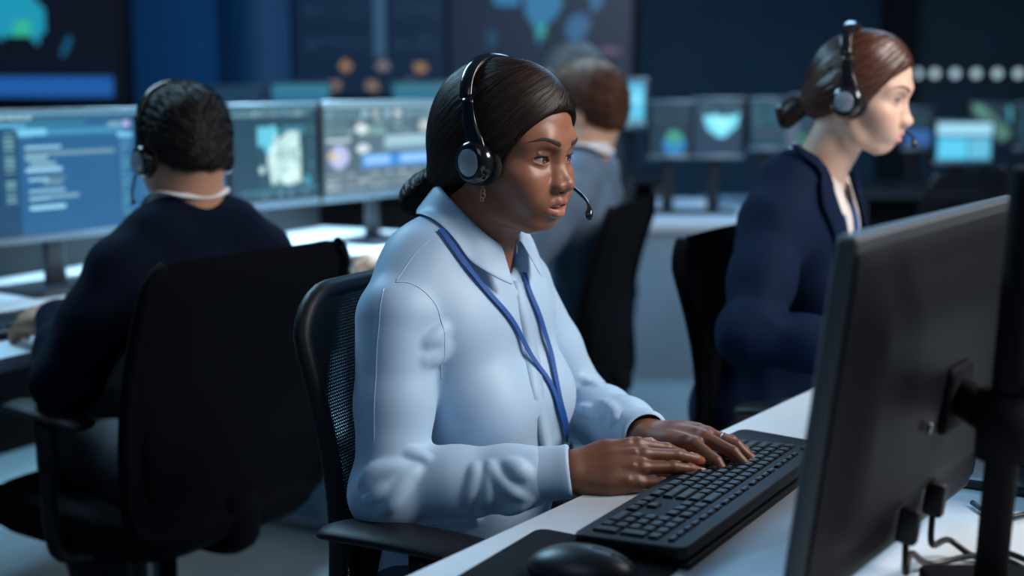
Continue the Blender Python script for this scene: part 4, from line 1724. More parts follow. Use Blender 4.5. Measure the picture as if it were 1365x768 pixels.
c = on_desk(775, 754)
t = thing('mouse_pad', (c[0], c[1], .74), 'black cloth mouse pad under the mouse at the near end of the keyboard', 'mouse pad', KB_YAW + .02)
V, F = rslab(.24, .185, .003, .014, .001, c=(0.045, .0, .0015))
mk('mat', V, F, M['mouse_pad'], t)
c = on_desk(1045, 604)
t = thing('desk_tray', (c[0], c[1], .74), 'flat black tray with rounded corners beyond the far end of the keyboard', 'tray', KB_YAW - .10)
V, F = rslab(.11, .185, .009, .014, .003, c=(0, 0, .0045))
mk('tray_plate', V, F, M['black_plastic'], t)
c = on_desk(772, 748, .76)
t = thing('mouse', (c[0], c[1], .743), 'black wireless mouse on the black mouse pad', 'mouse', KB_YAW + PI / 2 + .22)
f = Field()
f.ell((0, 0, .006), (.055, .031, .026), .01)
f.ell((.012, 0, .004), (.045, .030, .020), .02)
f.plane((0, 0, .001), (0, 0, -1), .003)
f.raw(lambda p: np.maximum(np.abs(p[..., 1]) - .0006, np.maximum(-p[..., 0] + .012, .0)) - 0, .001, 's', (.012, -.002, 0), (.06, .002, .04))
lo, hi = f.bounds(.006)
V, F = f.mesh(lo, hi, .0022)
mk('shell', V, F, M['mouse'], t)
V, F = lathe([(.007, -.0035), (.008, -.002), (.008, .002), (.007, .0035)], (.034, 0, .0225), (0, 1, 0), 20)
mk('scroll_wheel', V, F, M['grey_rubber'], t)

# ------------------------------------------------------------------ foreground monitor seen from behind
TL, TR = P(1129, 319, 1.075), P(1352, 258, 1.475)
MH = .345
mdir = nrm((TR - TL)[:2])
mw = np.linalg.norm((TR - TL)[:2])
mc = (TL + TR)[:2] / 2
ztop = (TL[2] + TR[2]) / 2
fm = thing('monitor', (mc[0], mc[1], .74), 'large dark monitor seen from behind at the right, near edge of the photo', 'monitor', math.atan2(mdir[1], mdir[0]))
# local x along the screen, local -y faces the camera side (the back), local +y faces the typist
R = rotm('x', 7)
hz = ztop - .74
def trm(V): return (np.asarray(V) - np.array([0, 0, 0])) @ R + np.array([0, 0, hz])
def bent(V):
    V = np.array(V, float)
    return V
V, F = rslab(mw, MH, .020, .006, .003)
V = V @ rotm('x', 90) + np.array([0, 0, -MH / 2])
mk('front_frame', trm(V), F, M['frame_grey'], fm)
# back shell: swelling towards the middle
nx, nz = 33, 25
V = []
for i in range(nx):
    for j in range(nz):
        x = (i / (nx - 1) - .5) * (mw - .004); z = -.003 - (MH - .006) * j / (nz - 1)
        e = min(1, min(.5 - abs(i / (nx - 1) - .5), 1) / .10)
        tz = j / (nz - 1)
        d = .010 + .020 * sstep(0, 1, e) * sstep(0, .28, tz) * (1 - .55 * sstep(.80, .84, tz)) * sstep(1.0, .93, tz) + .0
        V.append((x, -d * sstep(0, .05, min(tz, 1 - tz) + .01) - .003, z))
mk('back_shell', trm(V), grid_faces(nx, nz), M['monitor_back'], fm)
pp = Paint(48, 30, (.10, .22, .36))
pp.cells(.02, .04, .98, .96, 7, 6, [(.25, .45, .65), (.12, .30, .45), (.4, .5, .6)], 2, .9, .85)
picture('screen', pp, mw - .02, MH - .03, M['screen'], fm, lambda V: trm(V @ rotm('z', 180) + np.array([0, .0075, -MH / 2])))
V, F = rslab(.07, .07, .012, .01, .005)
mk('mount_plate', trm(V @ rotm('x', 90) + np.array([.03, -.034, -.185])), F, M['matte_black'], fm)
for dx in (-.05, .11):
    V, F = lathe([(.006, 0), (.006, .003), (.004, .004)], (dx, -.036, -.20), (0, -1, 0), 14)
    mk('screw', trm(V), F, M['black_gloss'], fm)
plugs = []
for dx, tz in ((.02, -.292), (-.055, -.30)):
    V, F = box(dx, -.036, tz, .016, .020, .036, .003)
    plugs.append(mk('port_plug', trm(V), F, M['black_plastic'], fm))


def local_to_world(root, p):
    a = root.rotation_euler[2]
    c_, s_ = math.cos(a), math.sin(a)
    p = np.asarray(p, float)
    return np.stack([p[..., 0] * c_ - p[..., 1] * s_, p[..., 0] * s_ + p[..., 1] * c_, p[..., 2]], -1) + np.array(root.location)


# monitor arm: pole and bracket
pa, pb = P(1374, 226, 1.13), PZ(1318, 790, .745)
pole = thing('pole_stand', (pb[0], pb[1], .74), 'black desk pole with bracket arm holding the foreground monitor', 'stand')
pb2 = np.array([pb[0], pb[1], .745])
V, F = tube([pb2, pa], .0155, 20)
mk('pole', V, F, M['matte_black'], pole, True)
V, F = rslab(.11, .11, .014, .012, .003, c=(pb[0], pb[1], .747))
mk('base_clamp', V, F, M['matte_black'], pole, True)
jc = local_to_world(fm, trm([[.03, -.045, -.185]])[0])
t_ = (jc[2] - pb2[2]) / (pa[2] - pb2[2])
pj = pb2 + (pa - pb2) * t_
V, F = tube(np.array([jc, (jc + pj) / 2, pj]), .021, 16, flat=.75)
mk('bracket_arm', V, F, M['matte_black'], pole, True)
V, F = tube([pj - (0, 0, .032), pj + (0, 0, .032)], .026, 18)
mk('clamp_collar', V, F, M['matte_black'], pole, True)
V, F = lathe([(.012, 0), (.014, .004), (.014, .016), (.010, .020)], pj + (.02, -.01, .06), (.6, -.8, 0), 16)
mk('clamp_knob', V, F, M['metal'], pole, True)
# cables
for k, (dx, tz, lab, mid) in enumerate(((.02, -.292, 'black cable hanging from the right port of the foreground monitor', [(1265, 720, .02), (1300, 742, .006), (1345, 738, .006), (1420, 775, .004)]),
                                   (-.055, -.30, 'black cable hanging from the left port of the foreground monitor', [(1215, 738, .03), (1240, 752, .006), (1300, 741, .010), (1350, 750, .006), (1430, 800, .004)]))):
    s0 = local_to_world(fm, trm([[dx, -.036, tz - .018]])[0])
    pts = [s0, s0 + np.array([0, -.004, -.03])] + [PZ(u, v, .74 + h) for u, v, h in mid]
    ps = spline(pts, 40)
    ps[:, 2] = np.maximum(ps[:, 2], .7435)
    t = thing('cable', (s0[0], s0[1], .74), lab, 'cable', 0, 'cables behind the foreground monitor')
    V, F = tube(ps, .0035, 10)
    mk('cable_cord', V, F, M['cable'], t, True)
pts = spline([PZ(1296, 670, .745), PZ(1318, 684, .745), PZ(1345, 690, .745), PZ(1420, 672, .745)], 24)
t = thing('cable', (pts[0][0], pts[0][1], .74), 'short black cable lying flat on the desk behind the pole', 'cable', 0, 'cables behind the foreground monitor')
V, F = tube(pts, .0032, 10)
mk('cable_cord', V, F, M['cable'], t, True)

# second monitor of desk A beside the pole, for the next seat
c = P(1460, 400, 1.62)
t = monitor('monitor of the neighbouring seat, only its left edge beyond the pole', (c[0], c[1], .74), math.atan2(mdir[1], mdir[0]) + .1, .34, .30, .20, Paint(24, 16, (.08, .16, .24)), stand_y=.08)

# ------------------------------------------------------------------ desk B small things
c = on_desk(28, 448)
keyboard('black keyboard at the left edge under the hand of the man in navy', c + np.array([-.09, -.02]), math.atan2(.83, .56) , legends=False, z=.74)
c = PZ(468, 356, .75)[:2]
keyboard('black keyboard under the back man\'s hand beneath the dashboard monitor', c, math.atan2(.86, .51), legends=False, z=.74)

# ------------------------------------------------------------------ desk C (low white counter) and far desks
p0 = P(700, 300, 5.45); p1 = P(1135, 290, 5.45)
root, _, _ = desk('long white counter with grey front panel behind the seated people', (p0[0], 5.45), (p1[0], 5.45), 1.0, .665, 1, th=.045, legs=False, name='counter')
V, F = box(0, -.46, .31, p1[0] - p0[0] - .03, .03, .62, .004)
mk('front_panel', V, F, M['desk_side'], root)
V, F = box(0, .42, .31, p1[0] - p0[0] - .03, .03, .62, .004)
mk('rear_panel', V, F, M['desk_side'], root)
p0 = P(1130, 300, 6.4); p1 = P(1480, 300, 6.4)
desk('dark desk at the far right under the bright far monitor', (p0[0], 6.4), (p1[0], 6.4), .9, .70, 1, mtop='desk_dark', panel=(.1, .1, 'desk_dark'))
p0 = P(330, 200, 6.9); p1 = P(900, 200, 6.9)
desk('long dark desk behind the second row carrying thin far monitors', (p0[0], 6.9), (p1[0], 6.9), .8, .74, 1, mtop='desk_dark', panel=(.1, .1, 'desk_dark'))

rr = np.random.default_rng(5)


def far_monitor(label, u0, v0, u1, v1, d, zd, paint, rz=0.0, m='screen_dim'):
    a, b = P(u0, v0, d), P(u1, v1, d)
    W, H = b[0] - a[0], a[2] - b[2]
    zc = (a[2] + b[2]) / 2 - zd
    return monitor(label, ((a[0] + b[0]) / 2, d, zd), rz, W, H, zc, paint, 'monitors on the far desks', m=m, bezel=.014, chin=.022, base=(.20, .16))


def fp(bg, *shapes):
    p = Paint(36, 22, bg)
    for s in shapes:
        getattr(p, s[0])(*s[1:])
    return p


far_monitor('bright blue far monitor just right of the brown-haired man\'s head', 824, 108, 860, 166, 5.9, .665, fp((.03, .18, .30), ('rect', .05, .1, .95, .85, (.09, .42, .62)), ('rect', .1, .3, .9, .5, (.16, .55, .70)), ('rect', 0, .85, 1, 1, (.10, .24, .30))), m='screen')
far_monitor('dark far monitor with a green and blue glow low on its screen', 868, 138, 921, 206, 5.75, .665, fp((.012, .04, .075), ('cells', .05, .05, .95, .4, 6, 4, [(.02, .07, .10), (.03, .10, .12)], 3), ('ell', .58, .80, .28, .20, (.03, .26, .62)), ('ell', .58, .66, .20, .14, (.06, .38, .30))))
far_monitor('dark far monitor showing a pale blue fan shape', 926, 134, 988, 206, 5.75, .665, fp((.012, .035, .070), ('cells', .05, .03, .95, .2, 6, 2, [(.03, .10, .12)], 4), ('poly', [(.18, .30), (.45, .24), (.60, .30), (.95, .24), (.90, .46), (.62, .70), (.50, .68), (.28, .52)], (.14, .58, .74)), ('poly', [(.3, .34), (.8, .32), (.6, .6)], (.26, .70, .80))), m='screen')
far_monitor('dim teal far monitor left of the grey pillar', 1002, 134, 1046, 196, 6.1, .665, fp((.015, .07, .12), ('cells', .05, .05, .95, .6, 6, 6, [(.03, .17, .24), (.02, .10, .16), (.05, .22, .25)], 5), ('rect', .1, .7, .9, .74, (.10, .06, .10))))
far_monitor('dim teal far monitor partly behind the ginger ponytail', 1056, 130, 1100, 192, 6.1, .665, fp((.015, .06, .10), ('cells', .05, .05, .95, .5, 6, 4, [(.03, .19, .26), (.02, .10, .16)], 6), ('ell', .2, .85, .2, .1, (.05, .28, .16))))
far_monitor('far monitor glowing blue beside the right woman\'s chin', 1208, 146, 1240, 196, 6.7, .70, fp((.01, .03, .06), ('rect', 0, .55, 1, .95, (.04, .14, .40)), ('cells', 0, .1, 1, .5, 5, 4, [(.02, .07, .08), (.05, .12, .11)], 6)))
far_monitor('brightest far monitor at right with white and cyan panels', 1250, 164, 1321, 214, 6.62, .70, fp((.02, .14, .24), ('rect', 0, 0, 1, .3, (.26, .52, .66)), ('rect', .03, .4, .55, .95, (.08, .46, .66)), ('rect', .58, .4, .97, .95, (.10, .38, .54)), ('rect', .03, .32, .9, .38, (.05, .2, .3))), m='screen')
far_monitor('far monitor with a green diagonal road picture', 1296, 140, 1352, 188, 6.95, .70, fp((.02, .05, .07), ('poly', [(.0, .05), (.25, .0), (.95, .8), (.75, 1.0), (.45, .8)], (.10, .24, .20)), ('rect', .05, .0, .22, .2, (.10, .34, .26)), ('poly', [(.8, .0), (1, .1), (1, .6), (.85, .5)], (.08, .34, .46))))
far_monitor('dark far monitor at the right photo edge', 1356, 140, 1420, 196, 6.8, .70, fp((.015, .04, .06), ('cells', .05, .05, .95, .9, 6, 6, [(.03, .12, .18), (.02, .08, .12)], 9)))
far_monitor('thin blue far monitor top behind the terrain map monitor', 362, 113, 440, 165, 7.1, .74, fp((.025, .16, .28), ('rect', 0, 0, 1, .25, (.04, .22, .34))))
far_monitor('thin blue far monitor top behind the dashboard monitor', 524, 112, 600, 165, 7.1, .74, fp((.025, .15, .26), ('rect', 0, 0, 1, .25, (.04, .20, .30))))
far_monitor('dim far monitor top left of the thin blue ones', 282, 117, 350, 165, 7.1, .74, fp((.012, .05, .10)))

# pillar / speaker like dark posts and papers on the counter
a, b = P(1046, 150, 5.6), P(1062, 250, 5.6)
t = thing('partition_post', ((a[0] + b[0]) / 2, 5.6, .665), 'grey partition post standing on the counter between far monitors', 'post')
V, F = box(0, 0, .22, .06, .05, .44, .01)
mk('post_body', V, F, M['grey_metal'], t)
for k, (u, v, w_, h_, lab) in enumerate(((905, 268, .24, .17, 'pale paper stack on the counter nearest the back man\'s chair'), (962, 262, .30, .22, 'grey closed folder in the middle of the counter'), (1005, 258, .18, .16, 'pale paper stack on the counter nearest the right woman'))):
    c = PZ(u, v, .665)
    t = thing(('paper_stack', 'folder', 'paper_stack')[k], (c[0], min(c[1], 6.3), .665), lab, ('papers', 'folder', 'papers')[k], .3 * k - .2, None)
    V, F = rslab(w_, h_, .02 + .01 * k, .004, .002, c=(0, 0, .01 + .005 * k))
    mk('sheets', V, F, M['desk'] if k != 1 else M['desk_side'], t)
for k, (u, d) in enumerate(((1350, 5.3), (1205, 4.85))):
    c = P(u, 300, d)
    chair(['empty dark chair at the far right desk, right one', 'empty dark chair at the far right desk beside the right woman\'s chin'][k], (c[0], d, 0), 100 + 30 * k, z1=.93)

# ------------------------------------------------------------------ chairs in use
FB = np.array([math.cos(math.radians(-32)), math.sin(math.radians(-32))])
RB = np.array([FB[1], -FB[0]])
chair('black mesh office chair under the woman in the light blue shirt', (.058, 1.735, 0), -32, z0=.50, z1=.968, arm_z=.692, rec=-.215, chrome=True, arm_x=-.045, arm_y=.285, pad_l=.30)
chair('black office chair of the woman in the navy blazer', (.645, 2.45, 0), -32, z0=.50, z1=.955, arm_z=.67, rec=-.23, mesh=False)
chair('big black chair back of the man in navy at left', (-.682, 2.488, 0), 146, back_w=.50, z0=.44, z1=.945, arm_z=.66, rec=-.215, lean=8, mesh=False)
chair('black chair holding the man in the grey blue jacket', (.070, 3.43, 0), 160, back_w=.46, z0=.46, z1=.945, arm_z=.66, rec=-.215, mesh=False, arm_y=.25, armr=False)
# ------------------------------------------------------------------ the main woman
def main_woman():
    s = dict(fem=True, label='woman in a light blue shirt with dark low bun and headset, typing', q=.89, head=(-.010, 1.765, 1.150), yaw=-34, pitch=6, roll=0, hs=.945,
             neck=(-.052, 1.785, 1.018), byaw=-31, lean=6, w=.98, hand_shade=.60, skin=(.29, .118, .066), lip=(.46, .160, .130), skin_mat='skin_dark', head_h=.00165,
             face=dict(lips=1.06, nose=.0152, nose_len=.87, mouth_up=.0040, mouth_open=.0036, shadow=.45, blush=.1, neck=.049, eye_open=.0052),
             elbow_r=P(522, 654, 1.60), wrist_r=P(762, 629, 1.578),
             elbow_l=np.array([.105, 1.965, .745]), wrist_l=P(862, 581, 1.705),
             hand_r=dict(X=(.985, .05, .13), Z=(.0, -.58, .81), curl=[(22, 16, 8), (16, 13, 8), (13, 12, 8), (10, 15, 10)], spread=(-3, 0, 2, -1), h=.00165,
                         thumb=((.020, .022, -.010), (.052, .040, -.020), (.084, .046, -.024), (.110, .044, -.026))),
             hand_l=dict(X=(.79, -.61, .10), Z=(-.12, -.05, .99), curl=[(24, 22, 12), (22, 24, 14), (20, 26, 14), (18, 24, 14)], spread=(18, 3, -6, -15), h=.00165,
                         thumb=((.020, .022, -.012), (.048, .046, -.026), (.074, .060, -.040), (.094, .068, -.052))),
             tip=(.58, .18, .07), nails=True,
             knee_r=np.array([.33, 1.42, .52]), knee_l=np.array([.43, 1.62, .52]), ankle_r=np.array([.33, 1.42, .09]), ankle_l=np.array([.43, 1.62, .09]))
    root, hf, bf, f, sh = make_person(s)
    eyeballs(root, hf, f, PZ(1010, 560, .9) * 0 + np.array([.95, -.42, -.10]))
    lashes_brows(root, hf, f)
    teeth(root, hf, .0036, .0042)
    # ---- hair: smooth cap swept into a low bun
    h = Field()
    h.ell((-.012, 0, .038), (.104, .0845, .091), .01)
    h.ell((-.050, 0, -.010), (.062, .072, .070), .04)
    h.ell((.040, 0, .070), (.058, .062, .052), .03)
    h.ell((-.078, 0, -.060), (.036, .046, .034), .04)
    h.plane((.048, 0, .030), (.80, 0, -.60), .02, 's')
    hf_cut = f
    # hairline: keep the face clear
    h2 = Field()
    h2.ell((-.012, 0, .038), (.1035, .0840, .0905), .01)
    h2.ell((.020, 0, .045), (.074, .0735, .074), .03)
    h2.ell((-.048, 0, -.012), (.062, .071, .066), .04)
    h2.ell((-.080, 0, -.062), (.034, .044, .030), .04)
    for sgn in (1, -1):
        h2.ell((.012, .060 * sgn, .004), (.045, .0215, .040), .03)
    # face cut: an ellipsoid-like opening in front
    h2.ell((.120, 0, -.052), (.104, .115, .124), .008, 's', R=rotm('y', 0))
    h2.plane((0, 0, -.078), (.35, 0, -1), .03, 's')
    lo, hi = h2.bounds(.006)
    V, F = h2.mesh(lo, hi, .0028)
    C = np.tile(np.array([.010, .006, .005]), (len(V), 1))
    hair = mk('hair', hf.w(V), F, M['hair_dark'], root, True, col=C)
    B = Field()
    B.ell((-.124, .0, -.090), (.034, .042, .032), .01)
    B.ell((-.098, .0, -.066), (.030, .036, .030), .03)
    B.chain([(-.142, -.020, -.092), (-.146, .012, -.080), (-.122, .034, -.066)], [.017, .018, .016], .012)
    B.chain([(-.100, -.034, -.062), (-.134, -.030, -.104), (-.118, .0, -.120), (-.105, .03, -.11)], [.014, .017, .017, .014], .010)
    lo, hi = B.bounds(.006)
    V2, F2 = B.mesh(lo, hi, .0028)
    mk('hair_bun', hf.w(V2), F2, M['hair_dark'], root, True, col=np.tile(np.array([.010, .006, .005]), (len(V2), 1)))
    bun = np.array([-.108, 0, -.074])

    def dirf(p):
        v = nrm(bun - p)
        sd = np.tanh((p[:, 1:2] - .018) / .012)
        fr_ = sstep(-.01, .06, p[:, 0:1]) * sstep(.02, .08, p[:, 2:3])
        return v * (1 - .35 * fr_) + np.concatenate([-.10 * fr_, sd * .75 * fr_, -.45 * fr_], 1)
    idx = RNG.choice(len(V), 11000)
    n = nrm(h2.grad(V[idx]))
    keep = (V[idx][:, 2] > -.07) & (f(V[idx]) > .0015)
    SV, SF, SCc = strands(h2, V[idx][keep], dirf, 13, .0085, .0010, (.0001, .0014), (.020, .0105, .0085), .45, .22)
    mk('hair_strands', hf.w(SV), SF, M['hair_dark'], hair, True, col=SCc, kind='stuff')
    # front locks starting at the hairline
    cand = V[(np.abs(h2.ops[-2][0](V)) < .004) & (V[:, 2] > -.03) & (f(V) > .0005)]
    if len(cand):
        idx = RNG.choice(len(cand), 2400)
        SV, SF, SCc = strands(h2, cand[idx], dirf, 16, .0085, .0010, (.0002, .0020), (.023, .0120, .0095), .45, .25)
        mk('hairline_strands', hf.w(SV), SF, M['hair_dark'], hair, True, col=SCc, kind='stuff')
    # bun strands spiral round the bun
    bo = bpy.data.objects['hair_bun']
    def dirb(p):
        q = p - np.array([-.124, 0, -.092])
        return np.cross(q, np.array([.25, 1.0, .25])) + .2 * np.array([0, 1, 0])
    idx = RNG.choice(len(V2), 2600)
    SV, SF, SCc = strands(B, V2[idx], dirb, 10, .0065, .0012, (.0001, .0020), (.014, .0085, .007), .35, .5)
    mk('hair_strands', hf.w(SV), SF, M['hair_dark'], bo, True, col=SCc, kind='stuff')

    # ---- shirt
    S = Field()
    def loose(S):
        for sg in (1, -1):
            S.chain([(.070, .056 * sg, -.215), (.066, .058 * sg, -.31), (.062, .060 * sg, -.42)], [.052, .050, .054], .05)
        S.cone((.088, 0, -.20), (.082, 0, -.42), .036, .040, .05)
    add_torso(S, .004, s['w'], True); loose(S)
    for nme, sg in (('r', -1), ('l', 1)):
        a = bf.l(sh[nme]); e = bf.l(s['elbow_' + nme]); wr = bf.l(s['wrist_' + nme])
        ax = nrm(wr - e)
        add_sleeve(S, a, e, wr - ax * .050, [.054, .050, .0465, .045, .036], .014, 0, .5 * sg)
        S.ell(wr - ax * .078, (.042, .040, .040), .02)
    S.raw(drape_fn(.0014, .7), mode='d', lo=(-.2, -.2, -.55), hi=(.2, .2, -.04))
    # neck opening
    S.cone((-.002, 0, -.02), (-.002, 0, .12), .055, .064, .012, 's')
    lo, hi = S.bounds(.012)
    Sw = lambda p: S(bf.l(p))
    # crease ridges picked on the surface
    def crease(uv, r=.0045, k=.012, sink=.0022, mode='u'):
        pts = [bf.l(march(Sw, u, v)) for u, v in uv]
        pts = spline(pts, max(3, 2 * len(pts)))
        pts = S0.project(pts, -sink if mode == 'u' else sink, 2)
        rs = r * np.sin(np.linspace(.35, PI - .35, len(pts)))
        cr.append((pts, rs, k, mode))
    S0 = S; cr = []
    ST = Field(); add_torso(ST, .004, s['w'], True); loose(ST); ST.raw(drape_fn(.0022, .7), mode='d', lo=(-.2, -.2, -.55), hi=(.2, .2, -.04))
    STw = lambda p: ST(bf.l(p))
    for uv, r, k in (([(482, 644), (490, 634), (503, 627), (525, 624), (548, 627)], .0052, .009),
                     ([(489, 667), (500, 659), (512, 652), (530, 638), (544, 628)], .0044, .008),
                     ([(515, 680), (524, 668), (534, 652), (545, 636), (556, 625)], .0044, .009),
                     ([(545, 604), (554, 605), (562, 608), (570, 613)], .0036, .007),
                     ([(634, 695), (643, 678), (649, 660), (650, 638), (653, 620)], .0058, .008),
                     ([(653, 620), (661, 633), (671, 646), (686, 659), (706, 667)], .0050, .007),
                     ([(678, 620), (690, 626), (699, 632)], .0050, .010),
                     ([(622, 668), (629, 650), (633, 634), (634, 622)], .0036, .008),
                     ([(672, 684), (688, 678), (702, 672)], .0044, .008),
                     ([(590, 440), (580, 452), (570, 458)], .0040, .012), ([(592, 462), (582, 474), (568, 480)], .0036, .012),
                     ([(775, 503), (786, 510), (797, 514)], .0042, .008), ([(770, 545), (785, 548), (800, 556)], .0042, .008), ([(800, 535), (815, 545), (822, 556)], .0040, .008), ([(815, 560), (832, 566), (846, 577)], .0035, .008)):
        crease(uv, r * .85, k * 1.5, r * .50)
    for pts, rs, k, mode in cr:
        S.chain(list(pts), list(rs), k, mode)
    lo, hi = S.bounds(.012)
    V, F = S.mesh(lo, hi, .0034)
    shirt = mk('shirt', bf.w(V), F, M['shirt'], root, True)
    for nme, upv in (('r', (0, -.5, .85)), ('l', (0, 0, 1))):
        cuff('shirt_cuff', root, s['wrist_' + nme], s['elbow_' + nme], M['shirt'], .062, .0330, 1.0, upv, .000, .0040)
    CV = collar('shirt_collar', root, bf, S, M['shirt'], (.004, 0, .004), .056, .057, .056, -.010, .026, .046, .058, gap=24, th=.0022, splay=.62)
    # placket, seams
    pl = [(692, 376), (700, 420), (708, 470), (716, 520), (724, 570), (730, 610)]
    pts = spline([bf.l(march(STw, u, v)) for u, v in pl], 40)
    nn = nrm(ST.grad(pts))
    V, F = ribbon(pts, nn, .026, .0016)
    mk('placket', bf.w(V), F, M['shirt'], root, True)
    for line in ([(527, 376), (545, 377), (565, 388), (583, 410), (592, 440), (592, 480), (588, 506)], [(572, 320), (550, 342), (528, 374)], [(512, 385), (506, 420), (502, 470), (499, 530), (498, 590)]):
        pts = spline([bf.l(march(Sw, u, v)) for u, v in line], 30)
        nn = nrm(S.grad(pts))
        V, F = ribbon(S.project(pts, .0), nn, .0016, .0004)
        mk('seam', bf.w(V), F, M['shirt'], root, True)
    # ---- lanyard
    lan = thing('lanyard', tuple(bf.w((.07, 0, -.1))), 'blue woven lanyard around the collar of the light blue shirt', 'lanyard')
    l1 = [(584, 305), (602, 332), (628, 366), (662, 408), (694, 452), (722, 498), (742, 546), (758, 592)]
    l2 = [(695, 362), (704, 392), (718, 425), (730, 465), (738, 505), (746, 545), (758, 592)]
    for line in (l1, l2):
        pts = spline([bf.l(march(STw, u, v)) for u, v in line], 60)
        pts = ST.project(pts, .0035, 2)
        # hang freely: keep a smooth path, never inside
        k = np.ones(9) / 9
        sm = np.stack([np.convolve(np.pad(pts[:, i], 4, 'edge'), k, 'valid') for i in range(3)], 1)
        d = ST(sm); g = nrm(ST.grad(sm))
        sm = sm + g * np.maximum(.0032 - d, 0)[:, None]
        V, F = ribbon(sm, g, .0088, .0009)
        mk('strap', bf.w(V), F, M['lanyard'], lan, True, smooth=False)
    e = march(STw, 757, 592, off=.004); e2 = march(STw, 761, 612, off=.005)
    fr = Frame(e, e2 - e, Z=bf.M[0])
    V, F = box(.006, 0, .002, .014, .011, .005, .001)
    mk('metal_clasp', fr.w(V), F, M['metal'], lan, True)
    V, F = box(.021, 0, .002, .016, .009, .003, .001)
    mk('strap_end', fr.w(V), F, M['lanyard'], lan, True)
    trousers(root, s, bf, M['jeans'])
    # ---- headset and jewellery
    hl = s['hand_l']; hfr = Frame(s['wrist_l'], hl['X'], Z=hl['Z'])
    dvr = np.array([math.cos(math.radians(-6)) * math.cos(math.radians(20)), math.sin(math.radians(-6)), -math.sin(math.radians(20))])
    cr_ = (np.array([.086, -.013, .004]) + dvr * .020)
    a = np.linspace(0, 2 * PI, 22, endpoint=False)
    u_ = nrm(np.cross(dvr, (0, 0, 1.0))); w_ = np.cross(u_, dvr)
    loop = cr_ + .0090 * (np.cos(a)[:, None] * u_ + np.sin(a)[:, None] * w_)
    V, F = tube(hfr.w(loop * (1, -1, 1)), .0009, 8, closed=True)
    fr_t = thing('finger_ring', tuple(hfr.w(cr_ * (1, -1, 1))), 'thin silver ring on the far hand on the keyboard', 'ring')
    mk('band', V, F, M['metal'], fr_t, True)
    headset('black over-head headset with silver disc on the main woman', hf, f, cup_x=.012, cup_z=-.008, tilt=-15)
    er = thing('earring', tuple(hf.w((.012, -.078, -.052))), 'small gold filigree drop earring below the ear cup', 'earring')
    parts = []
    for (y, z, r) in ((0, 0, .0022), (0, -.006, .0034), (.001, -.013, .0040), (0, -.019, .0026)):
        c = np.array([.020, -.0745 + y, -.050 + z])
        a = np.linspace(0, 2 * PI, 14, endpoint=False)
        ring = c + np.stack([r * np.cos(a), 0 * a, r * np.sin(a)], 1)
        parts.append(tube(ring, .0009, 6, closed=True))
    V, F = merge(parts)
    mk('filigree', hf.w(V), F, M['gold'], er, True)
    return s, hf, bf


def eyeballs(root, hf, f, gaze, **k):
    for sg in (1, -1):
        eyeball(root, hf, sg, gaze, **k)


MW = main_woman()


def short_hair(root, hf, f, m, col, cut=(.115, 0, -.050), cutr=(.098, .12, .118), thick=.010, col2=None, n=2600, low=-.060):
    h = Field()
    t = thick
    h.ell((-.008, 0, .036), (.094 + t, .0745 + t, .083 + t * .9), .01)
    h.ell((.024, 0, .050), (.066 + t * .4, .060 + t * .6, .066 + t * .7), .03)
    h.ell((-.045, 0, -.012), (.050 + t * .5, .060 + t * .3, .062), .03)
    h.ell(cut, cutr, .008, 's')
    for s in (1, -1):
        h.ell((.006, .082 * s, -.024), (.030, .022, .036), .01, 's')
    h.plane((0, 0, low), (.45, 0, -1), .02, 's')
    h.raw(lambda p: .0006 * np.sin(170 * p[..., 0] + 60 * p[..., 2]) * np.sin(150 * p[..., 1] + 90 * p[..., 2]), mode='d', lo=(-.2, -.2, -.2), hi=(.2, .2, .2))
    lo, hi = h.bounds(.006)
    V, F = h.mesh(lo, hi, .0038)
    hair = mk('hair', hf.w(V), F, m, root, True, col=np.tile(np.array(col) * .8, (len(V), 1)))
    idx = RNG.choice(len(V), n)
    d0 = np.array([-.6, .1, -.35])
    SV, SF, SCc = strands(h, V[idx], lambda p: d0 + (p - (0, 0, .03)) * 3, 5, .006, .0022, (-.001, .002), col, .4, .7, rise=.006)
    mk('hair_strands', hf.w(SV), SF, m, hair, True, col=SCc, kind='stuff')
    return h


def jacket_of(root, s, bf, sh, m, off=.012, r=(.066, .062, .056, .052, .042), h=.006, extra=None, name='jacket', folds=.4, hole=.062):
    S = Field()
    add_torso(S, off, s.get('w', 1), s['fem'], deep=s.get('deep', 1.0))
    if extra: extra(S)
    for nme, sg in (('r', -1), ('l', 1)):
        a = bf.l(sh[nme]); e = bf.l(s['elbow_' + nme]); wr = bf.l(s['wrist_' + nme])
        add_sleeve(S, a, e, wr - nrm(wr - e) * .012, r, .035, folds, .5 * sg)
    S.raw(drape_fn(.0030, 1.7), mode='d', lo=(-.2, -.2, -.55), hi=(.2, .2, -.04))
    S.cone((-.006, 0, -.02), (-.006, 0, .14), hole, hole + .008, .012, 's')
    lo, hi = S.bounds(.012)
    V, F = S.mesh(lo, hi, h)
    return S, mk(name, bf.w(V), F, m, root, True)


